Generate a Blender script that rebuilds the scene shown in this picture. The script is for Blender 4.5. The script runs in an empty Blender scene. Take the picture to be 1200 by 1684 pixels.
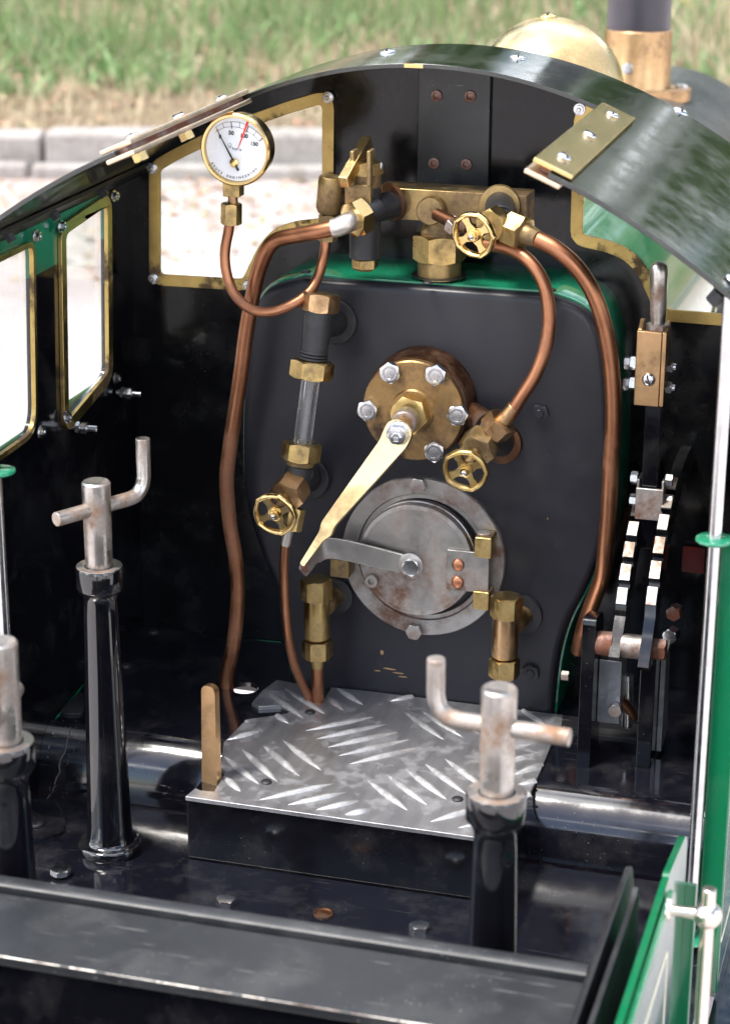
import bpy, bmesh, math, random
import numpy as np
from mathutils import Vector, Matrix, geometry
R_ = math.radians
random.seed(7)
rng = np.random.default_rng(11)
scn = bpy.context.scene
col = scn.collection
S = 0.01                      # all modelling below is written in centimetres

# ------------------------------------------------------------------ camera
FPX = 3541.0                  # focal length in pixels of a 1200x1684 frame
TH, PS, RO = R_(19.4), R_(16.0), R_(0.23)
hd = Vector((-math.sin(PS), math.cos(PS), 0))
FW = hd*math.cos(TH) + Vector((0, 0, -math.sin(TH)))
r0 = Vector((math.cos(PS), math.sin(PS), 0)); u0 = r0.cross(FW)
RT = r0*math.cos(RO) + u0*math.sin(RO)
UP = u0*math.cos(RO) - r0*math.sin(RO)
CC = Vector((33.186, -130.961, 66.049))
cam = bpy.data.cameras.new("camera")
camo = bpy.data.objects.new("camera", cam); col.objects.link(camo); scn.camera = camo
camo.matrix_world = Matrix(((RT.x, UP.x, -FW.x, CC.x*S), (RT.y, UP.y, -FW.y, CC.y*S), (RT.z, UP.z, -FW.z, CC.z*S), (0, 0, 0, 1)))
cam.sensor_fit = 'VERTICAL'; cam.sensor_height = 36; cam.lens = 36*FPX/1684
cam.clip_start = 0.02; cam.clip_end = 500
cam.dof.use_dof = True; cam.dof.focus_distance = 1.38; cam.dof.aperture_fstop = 12

# ------------------------------------------------------------------ light
SUN_EL, SUN_AZ = R_(64), R_(-138)      # azimuth from +Y (loco forward) towards -X (left)
w = bpy.data.worlds.new("World"); scn.world = w; w.use_nodes = True
nt = w.node_tree; nt.nodes.clear()
sky = nt.nodes.new('ShaderNodeTexSky'); sky.sky_type = 'NISHITA'; sky.sun_disc = False
sky.sun_elevation = SUN_EL; sky.sun_rotation = SUN_AZ
sky.air_density = 1.0; sky.dust_density = 1.5
geo_ = nt.nodes.new('ShaderNodeTexCoord')
mp_ = nt.nodes.new('ShaderNodeMapping'); mp_.inputs['Scale'].default_value = (1, 1, 2.6)
nz_ = nt.nodes.new('ShaderNodeTexNoise'); nz_.inputs['Scale'].default_value = 2.3; nz_.inputs['Detail'].default_value = 8; nz_.inputs['Roughness'].default_value = .6
rp_ = nt.nodes.new('ShaderNodeValToRGB'); rp_.color_ramp.elements[0].position = .50; rp_.color_ramp.elements[1].position = .60
mx_ = nt.nodes.new('ShaderNodeMix'); mx_.data_type = 'RGBA'; mx_.inputs['B'].default_value = (24, 24.2, 24.8, 1)
bg = nt.nodes.new('ShaderNodeBackground'); bg.inputs['Strength'].default_value = 0.15
wo = nt.nodes.new('ShaderNodeOutputWorld')
L = nt.links.new
L(geo_.outputs['Generated'], mp_.inputs[0]); L(mp_.outputs[0], nz_.inputs['Vector']); L(nz_.outputs['Fac'], rp_.inputs[0])
L(rp_.outputs[0], mx_.inputs['Factor']); L(sky.outputs[0], mx_.inputs['A']); L(mx_.outputs['Result'], bg.inputs[0]); L(bg.outputs[0], wo.inputs[0])
sd = Vector((math.sin(SUN_AZ)*math.cos(SUN_EL), math.cos(SUN_AZ)*math.cos(SUN_EL), math.sin(SUN_EL)))
sl = bpy.data.lights.new("sun", 'SUN'); sl.energy = 3.3; sl.angle = R_(14); sl.color = (1, .95, .87)
slo = bpy.data.objects.new("sun", sl); col.objects.link(slo); slo.rotation_euler = sd.to_track_quat('Z', 'Y').to_euler()
scn.view_settings.view_transform = 'Standard'; scn.view_settings.look = 'None'
scn.view_settings.exposure = 0.85; scn.view_settings.gamma = 1

# ------------------------------------------------------------------ helpers
def V(*a): return Vector(a)
def at(px, py, X=None, Y=None, Z=None):
    """a photo position on a plane of known distance -> centimetres"""
    d = FW + RT*((px-600)/FPX) - UP*((py-842)/FPX)
    t = (X-CC.x)/d.x if X is not None else (Y-CC.y)/d.y if Y is not None else (Z-CC.z)/d.z
    return CC + d*t
def perp(a):
    a = a.normalized(); b = V(0, 0, 1) if abs(a.z) < .9 else V(1, 0, 0)
    u = b.cross(a).normalized(); return u, a.cross(u)
def smoothpath(pts, sub=8):
    pts = [Vector(p) for p in pts]; out = []
    for i in range(len(pts)-1):
        p0 = pts[max(i-1, 0)]; p1 = pts[i]; p2 = pts[i+1]; p3 = pts[min(i+2, len(pts)-1)]
        for k in range(sub):
            t = k/sub
            out.append(.5*((2*p1)+(p2-p0)*t+(2*p0-5*p1+4*p2-p3)*t*t+(3*p1-p0-3*p2+p3)*t**3))
    out.append(pts[-1]); return out

class MB:
    def __init__(s): s.v = []; s.f = []
    def add(s, vs, fs):
        o = len(s.v); s.v += [Vector(x) for x in vs]; s.f += [tuple(i+o for i in f) for f in fs]; return s
    def ring(s, rings, cap0=True, cap1=True, closed=True):
        n = len(rings[0]); vs = [p for r in rings for p in r]; fs = []
        for k in range(len(rings)-1):
            for i in range(n if closed else n-1):
                j = (i+1) % n; fs.append((k*n+i, k*n+j, (k+1)*n+j, (k+1)*n+i))
        if cap0: fs.append(tuple(range(n-1, -1, -1)))
        if cap1: fs.append(tuple((len(rings)-1)*n+i for i in range(n)))
        return s.add(vs, fs)
    def lathe(s, p, ax, prof, n=32, cap0=True, cap1=True):
        p = Vector(p); ax = Vector(ax).normalized(); u, v = perp(ax)
        return s.ring([[p+ax*t+(u*math.cos(a)+v*math.sin(a))*max(r, 1e-4) for a in (2*math.pi*i/n for i in range(n))] for t, r in prof], cap0, cap1)
    def cyl(s, a, b, r, r2=None, n=24, ch=.04):
        a, b = Vector(a), Vector(b); h = (b-a).length; r2 = r if r2 is None else r2; ch = min(ch, r*.3, h*.3)
        return s.lathe(a, b-a, [(0, r-ch), (ch, r), (h-ch, r2), (h, r2-ch)], n)
    def hexa(s, p, ax, r, h, rot=0., top=True, bot=True, n=48):
        """hexagon nut, r = half width across the flats, rounded corners at both ends"""
        p = Vector(p); ax = Vector(ax).normalized(); u, v = perp(ax); R = []
        def hr(a): return r/math.cos(((a+math.pi/6) % (math.pi/3))-math.pi/6)
        A = [2*math.pi*i/n for i in range(n)]
        def rg(f): return [p+ax*f(hr(a))[0]+(u*math.cos(a+rot)+v*math.sin(a+rot))*f(hr(a))[1] for a in A]
        c = r*1.0
        if bot: R += [rg(lambda q: (0, min(q, r*.96))), rg(lambda q: ((q-c)*.62, q))]
        else: R += [rg(lambda q: (0, q))]
        if top: R += [rg(lambda q: (h-(q-c)*.62, q)), rg(lambda q: (h, min(q, r*.96)))]
        else: R += [rg(lambda q: (h, q))]
        return s.ring(R)
    def tube(s, pts, r, n=14, smooth=True, sub=7, ends=True):
        P = smoothpath(pts, sub) if smooth else [Vector(p) for p in pts]
        rr = r if callable(r) else (lambda t: r)
        T = [(P[min(i+1, len(P)-1)]-P[max(i-1, 0)]).normalized() for i in range(len(P))]
        u, v = perp(T[0]); rings = []
        for i, p in enumerate(P):
            t = T[i]; u = (u-t*u.dot(t)).normalized(); v = t.cross(u); q = rr(i/(len(P)-1))
            rings.append([p+(u*math.cos(a)+v*math.sin(a))*q for a in (2*math.pi*k/n for k in range(n))])
        return s.ring(rings, ends, ends)
    def box(s, a, b):
        (x0, y0, z0), (x1, y1, z1) = a, b
        return s.add([(x0, y0, z0), (x1, y0, z0), (x1, y1, z0), (x0, y1, z0), (x0, y0, z1), (x1, y0, z1), (x1, y1, z1), (x0, y1, z1)],
                     [(0, 3, 2, 1), (4, 5, 6, 7), (0, 1, 5, 4), (1, 2, 6, 5), (2, 3, 7, 6), (3, 0, 4, 7)])
    def obox(s, c, ax, ay, az, hx, hy, hz):
        c = Vector(c); ax, ay, az = [Vector(q).normalized() for q in (ax, ay, az)]
        o = len(s.v); s.box((-hx, -hy, -hz), (hx, hy, hz))
        for i in range(o, len(s.v)):
            q = s.v[i]; s.v[i] = c+ax*q.x+ay*q.y+az*q.z
        return s
    def sheet(s, outer, holes, o, u, v, w, t):
        """flat plate: 2D outline (+ holes) in the frame o,u,v, thickness t along w"""
        o, u, v, w = Vector(o), Vector(u), Vector(v), Vector(w)
        loops = [outer]+list(holes); flat = [p for l in loops for p in l]
        tri = geometry.tessellate_polygon([[Vector((p[0], p[1], 0)) for p in l] for l in loops])
        P = [o+u*p[0]+v*p[1] for p in flat]; n = len(P)
        fs = [tuple(q) for q in tri]+[tuple(i+n for i in reversed(q)) for q in tri]
        k = 0
        for l in loops:
            m = len(l)
            for i in range(m): fs.append((k+i, k+(i+1) % m, k+(i+1) % m+n, k+i+n))
            k += m
        return s.add(P+[p+w*t for p in P], fs)
    def build(s, name, mat, parent=None, label=None, bevel=0, ang=38, flat=False):
        c = sum(((Vector(q)) for q in s.v), Vector())/len(s.v)
        me = bpy.data.meshes.new(name)
        me.from_pydata([((q-c)*S)[:] for q in s.v], [], s.f); 
        bm = bmesh.new(); bm.from_mesh(me); bmesh.ops.recalc_face_normals(bm, faces=bm.faces); bm.to_mesh(me); bm.free()
        me.materials.append(mat)
        if not flat:
            me.polygons.foreach_set('use_smooth', [True]*len(me.polygons)); me.set_sharp_from_angle(angle=R_(ang))
        ob = bpy.data.objects.new(name, me); col.objects.link(ob)
        ob['_w'] = [c.x, c.y, c.z]
        place(ob, c, parent)
        if bevel:
            m = ob.modifiers.new('bevel', 'BEVEL'); m.width = bevel*S; m.segments = 2; m.limit_method = 'ANGLE'; m.angle_limit = R_(50); m.harden_normals = True
        if label: ob['label'] = label
        return ob
def place(ob, c, parent):
    pw = Vector(parent['_w']) if parent is not None else Vector()
    ob.parent = parent; ob.location = (Vector(c)-pw)*S
def empty(name, c, parent=None, label=None):
    o = bpy.data.objects.new(name, None); col.objects.link(o); o.empty_display_size = .02; o['_w'] = list(c); place(o, c, parent)
    if label: o['label'] = label
    return o
def tag(o, label=None, cat=None, group=None, kind=None):
    for k, x in (('label', label), ('category', cat), ('group', group), ('kind', kind)):
        if x: o[k] = x
    return o
def offs(poly, d):
    n = len(poly); out = []
    area = sum(poly[i][0]*poly[(i+1) % n][1]-poly[(i+1) % n][0]*poly[i][1] for i in range(n)); sg = 1 if area > 0 else -1
    for i in range(n):
        a, b, c = Vector(poly[i-1]), Vector(poly[i]), Vector(poly[(i+1) % n])
        e1 = (b-a).normalized(); e2 = (c-b).normalized(); n1 = Vector((e1.y, -e1.x))*sg; n2 = Vector((e2.y, -e2.x))*sg
        m = (n1+n2).normalized(); k = d/max(m.dot(n1), .5); out.append((b.x+m.x*k, b.y+m.y*k))
    return out
def roundpoly(pts, r, k=6):
    """polygon with rounded corners; r number or list"""
    out = []; n = len(pts)
    for i in range(n):
        a, b, c = Vector(pts[i-1]), Vector(pts[i]), Vector(pts[(i+1) % n]); q = r[i] if isinstance(r, (list, tuple)) else r
        if q <= 0: out.append(tuple(b)); continue
        d1 = (a-b).normalized(); d2 = (c-b).normalized(); q = min(q, (a-b).length*.48, (c-b).length*.48)
        p, s_ = b+d1*q, b+d2*q
        for j in range(k+1):
            t = j/k; out.append(tuple(p*(1-t)**2+b*2*t*(1-t)+s_*t*t))
    return out
def circ(cx, cy, r, n=28): return [(cx+r*math.cos(2*math.pi*i/n), cy+r*math.sin(2*math.pi*i/n)) for i in range(n)]

# ------------------------------------------------------------------ materials
def newmat(name):
    m = bpy.data.materials.new(name); m.use_nodes = True; t = m.node_tree
    return m, t, t.nodes['Principled BSDF']
def node(t, ty, **kw):
    n = t.nodes.new(ty)
    for k, x in kw.items():
        if k in n.inputs: n.inputs[k].default_value = x
        else: setattr(n, k, x)
    return n
def noise(t, scale, detail=5, rough=.6, stretch=None):
    tc = node(t, 'ShaderNodeTexCoord'); n = node(t, 'ShaderNodeTexNoise', Scale=scale, Detail=detail, Roughness=rough)
    if stretch:
        mp = node(t, 'ShaderNodeMapping', Scale=stretch); t.links.new(tc.outputs['Object'], mp.inputs[0]); t.links.new(mp.outputs[0], n.inputs['Vector'])
    else: t.links.new(tc.outputs['Object'], n.inputs['Vector'])
    return n.outputs['Fac']
def ramp(t, src, lo, hi, a=(0, 0, 0, 1), b=(1, 1, 1, 1)):
    r = node(t, 'ShaderNodeValToRGB'); r.color_ramp.elements[0].position = lo; r.color_ramp.elements[1].position = hi
    r.color_ramp.elements[0].color = a; r.color_ramp.elements[1].color = b; t.links.new(src, r.inputs[0]); return r.outputs[0]
def mixc(t, f, a, b):
    m = node(t, 'ShaderNodeMix', data_type='RGBA')
    for s_, x in (('Factor', f), ('A', a), ('B', b)):
        if hasattr(x, 'links') or hasattr(x, 'is_linked'): t.links.new(x, m.inputs[s_])
        else: m.inputs[s_].default_value = x if s_ == 'Factor' else (*x, 1) if len(x) == 3 else x
    return m.outputs['Result']
def maprange(t, src, a, b, c, d):
    m = node(t, 'ShaderNodeMapRange'); t.links.new(src, m.inputs[0])
    for i, x in enumerate((a, b, c, d)): m.inputs[i+1].default_value = x
    return m.outputs[0]
def math_(t, op, a, b):
    m = node(t, 'ShaderNodeMath', operation=op)
    for i, x in enumerate((a, b)):
        if hasattr(x, 'is_linked'): t.links.new(x, m.inputs[i])
        else: m.inputs[i].default_value = x
    return m.outputs[0]
def bump(t, b, src, strength, dist=.0005):
    n = node(t, 'ShaderNodeBump', Strength=strength, Distance=dist); t.links.new(src, n.inputs['Height']); t.links.new(n.outputs[0], b.inputs['Normal'])
def specks(t, scale, r=.12, dens=.5):
    """small scattered dust specks -> 0..1"""
    tc = node(t, 'ShaderNodeTexCoord'); v = node(t, 'ShaderNodeTexVoronoi', Scale=scale); t.links.new(tc.outputs['Object'], v.inputs['Vector'])
    a = maprange(t, v.outputs['Distance'], r, r*.5, 0, 1)
    sp = node(t, 'ShaderNodeSeparateColor'); t.links.new(v.outputs['Color'], sp.inputs[0])
    k = maprange(t, sp.outputs[0], 1-dens, 1-dens+.02, 0, 1)
    return math_(t, 'MULTIPLY', a, k)
def metal(name, c1, c2, r=(.2, .45), scale=120, bmp=.15, stain=None, stainlo=.55, stainhi=.7, stretch=None, met=1):
    m, t, b = newmat(name)
    n1 = noise(t, scale, stretch=stretch); c = mixc(t, ramp(t, n1, .35, .65), c1, c2)
    n2 = noise(t, scale*.45, 7, .68)
    rr = maprange(t, n2, .3, .7, r[0], r[1])
    if stain:
        f = ramp(t, noise(t, scale*.35, 9, .72), stainlo-.07, stainhi-.08); c = mixc(t, f, c, stain)
        fm = math_(t, 'MULTIPLY', f, .7); t.links.new(math_(t, 'SUBTRACT', met, fm), b.inputs['Metallic'])
        rr = math_(t, 'ADD', rr, math_(t, 'MULTIPLY', f, .3))
    else: b.inputs['Metallic'].default_value = met
    t.links.new(c, b.inputs['Base Color']); t.links.new(rr, b.inputs['Roughness'])
    if bmp: bump(t, b, noise(t, scale*6, 4, .7), bmp, .0004)
    return m
def paint(name, c, rough=.12, dust=.35, spk=300, spkdens=.35, sm=.0, coat=0., wav=.04, dustc=(.34, .33, .31), spec=.5, scr=0, wst=None):
    m, t, b = newmat(name)
    n2 = noise(t, 22, 8, .65); f = math_(t, 'MULTIPLY', ramp(t, n2, .5, .85), dust*.25)
    base = mixc(t, f, c, dustc)
    sp = specks(t, spk, .13, spkdens); sp2 = specks(t, spk*2.3, .15, spkdens)
    s2 = math_(t, 'MULTIPLY', maprange(t, noise(t, 11, 6, .7), .46, .62, .06, 1.2), math_(t, 'MAXIMUM', math_(t, 'MULTIPLY', sp, .9), math_(t, 'MULTIPLY', sp2, .6)))
    if dust: base = mixc(t, math_(t, 'MULTIPLY', s2, dust*1.6), base, dustc)
    if scr:
        sc = ramp(t, noise(t, 30, 2, .5, stretch=(1, 26, 9)), .70, .74); base = mixc(t, math_(t, 'MULTIPLY', sc, scr), base, dustc)
    t.links.new(base, b.inputs['Base Color'])
    n3 = noise(t, 60, 6, .7); rr = math_(t, 'ADD', maprange(t, n3, .4, .75, rough, rough+.12), math_(t, 'MULTIPLY', f, .6))
    t.links.new(rr, b.inputs['Roughness']); b.inputs['Specular IOR Level'].default_value = spec
    if coat: b.inputs['Coat Weight'].default_value = coat; b.inputs['Coat Roughness'].default_value = .05
    if wav: bump(t, b, noise(t, 14 if not wst else 34, 3 if not wst else 8, .5 if not wst else .66, stretch=wst), wav, .004 if not wst else .0012)
    return m
M = {}
M['brass'] = metal('aged_brass', (.42, .29, .11), (.55, .40, .17), (.22, .42), 90, .12, (.12, .07, .03), .58, .78)
M['brass_dark'] = metal('dark_brass', (.27, .19, .085), (.38, .27, .12), (.3, .5), 90, .2, (.10, .06, .03), .52, .72)
M['brass_clean'] = metal('clean_brass', (.72, .53, .24), (.66, .47, .20), (.14, .26), 60, .08, (.35, .22, .10), .72, .85)
M['brass_frame'] = metal('spotted_brass', (.50, .36, .13), (.40, .28, .10), (.25, .45), 70, .15, (.10, .06, .025), .60, .68)
M['brass_bright'] = metal('polished_brass', (.78, .62, .34), (.64, .48, .24), (.20, .36), 30, .12, (.30, .20, .09), .54, .72)
M['bronze_light'] = metal('pale_bronze', (.78, .60, .44), (.66, .48, .33), (.25, .42), 90, .15, (.30, .18, .10), .62, .8)
M['graphite'] = paint('graphite_paint', (.05, .05, .055), .28, .4, 300, .3)
M['bronze'] = metal('bronze', (.50, .32, .17), (.42, .26, .13), (.25, .42), 90, .15, (.14, .08, .04), .6, .78)
M['flange'] = metal('oily_brass_flange', (.36, .23, .10), (.28, .17, .07), (.25, .5), 60, .12, (.05, .025, .012), .50, .68)
M['boss'] = metal('brown_boss', (.14, .065, .035), (.09, .04, .02), (.35, .6), 90, .2, (.05, .03, .02), .55, .7)
M['copper'] = metal('aged_copper', (.40, .185, .10), (.28, .12, .065), (.30, .5), 30, .12, (.20, .09, .05), .60, .74)
M['copper_bright'] = metal('copper_rivet', (.50, .22, .13), (.42, .18, .10), (.3, .5), 150, .2)
M['steel'] = metal('bright_steel', (.62, .62, .63), (.5, .5, .51), (.15, .3), 90, .08)
M['steel_pin'] = metal('worn_steel_pin', (.50, .475, .45), (.36, .33, .30), (.24, .44), 90, .2, (.20, .11, .06), .54, .72)
M['steel_door'] = metal('heat_worn_steel', (.33, .315, .30), (.43, .41, .39), (.32, .5), 45, .12, (.13, .065, .04), .54, .70)
M['rust'] = metal('rusty_steel', (.22, .12, .09), (.30, .26, .25), (.4, .6), 90, .4, (.16, .06, .035), .5, .65)
M['alu'] = metal('tread_aluminium', (.46, .46, .48), (.34, .34, .36), (.30, .45), 120, .25, (.14, .14, .145), .58, .78, stretch=(1, .12, 1), met=.85)
M['alu_rib'] = metal('rib_aluminium', (.74, .74, .75), (.52, .52, .53), (.26, .46), 110, .4, (.22, .22, .22), .55, .75, met=.8)
M['nickel'] = metal('nickel', (.72, .66, .58), (.66, .60, .52), (.12, .25), 60, .05)
M['solder'] = metal('silver_solder', (.68, .66, .62), (.55, .50, .45), (.3, .5), 90, .4)
M['black'] = paint('gloss_black_paint', (.003, .003, .0045), .07, .30, 380, .32, spec=.7)
M['black_wall'] = paint('cab_front_paint', (.004, .004, .005), .10, .25, 380, .3, spec=.3)
M['black_floor'] = paint('dusty_black_paint', (.004, .004, .007), .07, .34, 380, .4, scr=.06, spec=1.)
M['black_roof'] = paint('brushed_black_roof', (.003, .006, .004), .07, .5, 520, .6, wav=.10, spec=.9, wst=(.4, 1.3, 1), dustc=(.45, .45, .42))
M['black_col'] = paint('column_black_paint', (.003, .003, .0045), .05, .25, 420, .2, wav=0, spec=.9)
M['black_satin'] = paint('satin_black_paint', (.010, .010, .012), .32, .45, 300, .4, scr=.3)
M['black_dull'] = paint('dull_black_paint', (.011, .012, .014), .38, .4, 300, .5, scr=.3, dustc=(.4, .4, .38))
M['black_fit'] = metal('chemical_black', (.016, .016, .018), (.03, .03, .033), (.35, .55), 90, .3, met=.3)
M['backhead'] = paint('backhead_paint', (.011, .011, .0155), .36, .12, 260, .25, spec=.38, wav=.03)
M['green'] = paint('green_gloss_paint', (.004, .105, .042), .10, .25, 420, .3, coat=.6)
M['green_dark'] = paint('deep_green_paint', (.008, .16, .082), .10, .25, 420, .3, coat=.6)
M['cream'] = paint('cream_lining', (.75, .70, .52), .3, 0)
M['white'] = paint('white_enamel', (.80, .82, .84), .25, 0, wav=0)
M['ink'] = paint('black_ink', (.01, .01, .01), .5, 0, wav=0)
M['red'] = paint('red_paint', (.70, .03, .02), .4, 0, wav=0)
M['redframe'] = paint('red_frame_paint', (.35, .02, .015), .3, .2, wav=0)
def two_tone():
    m = M['black'].copy(); m.name = 'black_and_green_wall'; t = m.node_tree; b = t.nodes['Principled BSDF']
    old = b.inputs['Base Color'].links[0].from_socket; t.links.remove(b.inputs['Base Color'].links[0])
    g = node(t, 'ShaderNodeNewGeometry'); sp = node(t, 'ShaderNodeSeparateXYZ'); t.links.new(g.outputs['Position'], sp.inputs[0])
    f = math_(t, 'MULTIPLY', maprange(t, sp.outputs[2], .3495, .3500, 0, 1), maprange(t, sp.outputs[1], .0300, .0305, 1, 0)); t.links.new(mixc(t, f, old, (.006, .13, .07)), b.inputs['Base Color']); return m
M['wall_in'] = two_tone()
def glassmat():
    m, t, b = newmat('window_glass'); o = t.nodes['Material Output']
    tr = node(t, 'ShaderNodeBsdfTransparent', Color=(.97, .98, .97, 1)); gl = node(t, 'ShaderNodeBsdfGlossy', Roughness=.03)
    df = node(t, 'ShaderNodeBsdfDiffuse', Color=(.6, .6, .58, 1))
    fr = node(t, 'ShaderNodeFresnel', IOR=1.45); m1 = node(t, 'ShaderNodeMixShader'); m2 = node(t, 'ShaderNodeMixShader')
    f = math_(t, 'ADD', math_(t, 'MULTIPLY', ramp(t, noise(t, 30, 8, .7), .4, .9), .10), math_(t, 'MULTIPLY', specks(t, 300, .15, .4), .3))
    t.links.new(f, m1.inputs[0]); t.links.new(tr.outputs[0], m1.inputs[1]); t.links.new(df.outputs[0], m1.inputs[2])
    t.links.new(math_(t, 'MULTIPLY', fr.outputs[0], .4), m2.inputs[0]); t.links.new(m1.outputs[0], m2.inputs[1]); t.links.new(gl.outputs[0], m2.inputs[2])
    t.links.new(m2.outputs[0], o.inputs[0]); return m
M['glass'] = glassmat()
def tubeglass():
    m, t, b = newmat('gauge_glass'); b.inputs['Transmission Weight'].default_value = .9; b.inputs['Roughness'].default_value = .03; b.inputs['IOR'].default_value = 1.35
    t.links.new(mixc(t, specks(t, 1300, .16, .4), (.86, .87, .88), (.8, .8, .82)), b.inputs['Base Color'])
    t.links.new(maprange(t, specks(t, 1300, .16, .4), 0, 1, .96, .3), b.inputs['Transmission Weight']); return m
M['tubeglass'] = tubeglass()

# ================================================================== SETTING
GZ = -38.0
def groundmat():
    m, t, b = newmat('pale_path'); n = noise(t, 3, 9, .7); n2 = noise(t, 160, 4, .8)
    c = mixc(t, ramp(t, n, .35, .7), (.50, .46, .46), (.42, .385, .385)); c = mixc(t, ramp(t, n2, .4, .75), c, (.56, .53, .52))
    g_ = node(t, 'ShaderNodeNewGeometry'); dp = node(t, 'ShaderNodeVectorMath', operation='DOT_PRODUCT'); t.links.new(g_.outputs['Position'], dp.inputs[0]); dp.inputs[1].default_value = hd
    fo_ = V(CC.x, CC.y, 0).dot(hd)*S; di = math_(t, 'ADD', dp.outputs['Value'], math_(t, 'MULTIPLY', n, 1.1))
    dirt = math_(t, 'MULTIPLY', maprange(t, di, fo_+5.6-1.3, fo_+5.6+.1, 0, .9), maprange(t, noise(t, 9, 8, .75), .38, .62, .35, 1))
    c = mixc(t, dirt, c, (.27, .185, .155))
    t.links.new(c, b.inputs['Base Color']); b.inputs['Roughness'].default_value = .9; bump(t, b, n2, .3, .004); return m
KD = hd.copy(); KR = r0.copy()                # kerb runs square across the view
def kp(a, d, z): p = V(CC.x, CC.y, 0)+KR*a+KD*d; return V(p.x, p.y, z)   # a across, d away from the camera foot
def quadbox(mb, a0, a1, d0, d1, z0, z1):
    P = [kp(a0, d0, z0), kp(a1, d0, z0), kp(a1, d1, z0), kp(a0, d1, z0), kp(a0, d0, z1), kp(a1, d0, z1), kp(a1, d1, z1), kp(a0, d1, z1)]
    mb.add(P, [(0, 3, 2, 1), (4, 5, 6, 7), (0, 1, 5, 4), (1, 2, 6, 5), (2, 3, 7, 6), (3, 0, 4, 7)])
g = MB(); g.add([(-30000, -30000, GZ), (30000, -30000, GZ), (30000, 30000, GZ), (-30000, 30000, GZ)], [(0, 1, 2, 3)])
tag(g.build('ground', groundmat(), flat=True), kind='structure')
m, t, b = newmat('kerb_stone'); n = noise(t, 12, 9, .7)
c = mixc(t, ramp(t, n, .3, .7), (.36, .335, .315), (.24, .22, .205)); t.links.new(mixc(t, ramp(t, noise(t, 10, 9, .8), .48, .66), c, (.16, .13, .11)), b.inputs['Base Color'])
b.inputs['Roughness'].default_value = .9; bump(t, b, n, .6, .01); KM = m
k = MB(); K0 = 560.
a = -520.
while a < 620:
    ln = random.uniform(84, 96); j = random.uniform(-.6, .6)
    quadbox(k, a+.5, a+ln-.5, K0+j, K0+12+j, GZ-5, GZ+10.4+random.uniform(-.4, .4)); a += ln
for _ in range(14):
    pass
a = -500.
while a < 600:
    ln = random.uniform(55, 80); quadbox(k, a+.6, a+ln-.6, K0-7, K0-.8, GZ-5, GZ+3.6+random.uniform(-.4, .4)); a += ln
tag(k.build('kerb', KM, bevel=1.3), kind='structure')
# bank behind the kerb
m, t, b = newmat('dry_soil'); n = noise(t, 6, 9, .75)
c = mixc(t, ramp(t, n, .35, .65), (.20, .14, .085), (.36, .28, .18)); t.links.new(c, b.inputs['Base Color']); b.inputs['Roughness'].default_value = 1
bump(t, b, noise(t, 40, 6, .8), 1, .02); SOIL = m
NX, NY = 120, 60
def bankz(a, d): 
    q = max(0, d-K0-14); return GZ+8.6+q*.07+2.2*math.sin(a*.021+1)*min(1, q/60)+1.6*math.sin(a*.06+d*.03)*min(1, q/60)
bk = MB(); vs = []; fs = []
for j in range(NY+1):
    for i in range(NX+1):
        a = -2600+5200*i/NX; d = K0+11+(j/NY)**1.8*2600; vs.append(kp(a, d, bankz(a, d)))
for j in range(NY):
    for i in range(NX): q = j*(NX+1)+i; fs.append((q, q+1, q+NX+2, q+NX+1))
tag(bk.add(vs, fs).build('bank', SOIL, ang=180), kind='structure')
def bladecloud(name, n, arange, drange, hfun, wid, mat, lean=.5, zf=None, kind='stuff', dens=None, ztop=0):
    A = rng.uniform(*arange, n*3); D = rng.uniform(*drange, n*3)
    if dens is not None:
        keep = rng.uniform(0, 1, n*3) < dens(A, D); A = A[keep][:n]; D = D[keep][:n]
    else: A = A[:n]; D = D[:n]
    n = len(A); q = np.maximum(0, D-K0-14)
    Z = np.where(D > K0+11, GZ+8.6+q*.07+2.2*np.sin(A*.021+1)*np.minimum(1, q/60)+1.6*np.sin(A*.06+D*.03)*np.minimum(1, q/60), GZ) if zf is None else np.full(n, zf)
    H = hfun(A, D, n); th = rng.uniform(0, 2*np.pi, n); ph = rng.uniform(0, 2*np.pi, n); ln = rng.uniform(.05, lean, n)*H
    W = wid*rng.uniform(.6, 1.4, n)
    base = np.array([CC.x, CC.y, 0])[None]+np.outer(A, np.array(KR))+np.outer(D, np.array(KD)); base[:, 2] = Z-.5
    sx = np.stack([np.cos(th), np.sin(th), 0*th], 1)*W[:, None]*.5
    le = np.stack([np.cos(ph), np.sin(ph), 0*ph], 1)*ln[:, None]
    up = np.array([0, 0, 1.])[None]*H[:, None]
    v = np.stack([base-sx, base+sx, base+up*.55+le*.35+sx*.8, base+up*.55+le*.35-sx*.8, base+up*.95+le], 1).reshape(-1, 3)
    me = bpy.data.meshes.new(name); o = np.arange(n)*5
    me.vertices.add(n*5); me.vertices.foreach_set('co', (v*S).ravel())
    quad = np.stack([o, o+1, o+2, o+3], 1); tri = np.stack([o+3, o+2, o+4], 1)
    li = np.concatenate([quad, tri], 1).ravel(); me.loops.add(len(li)); me.loops.foreach_set('vertex_index', li)
    me.polygons.add(n*2); st = np.stack([np.arange(n)*7, np.arange(n)*7+4], 1).ravel(); me.polygons.foreach_set('loop_start', st)
    me.update(calc_edges=True); me.validate(); me.materials.append(mat)
    ob = bpy.data.objects.new(name, me); col.objects.link(ob); ob['kind'] = kind; return ob
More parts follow.
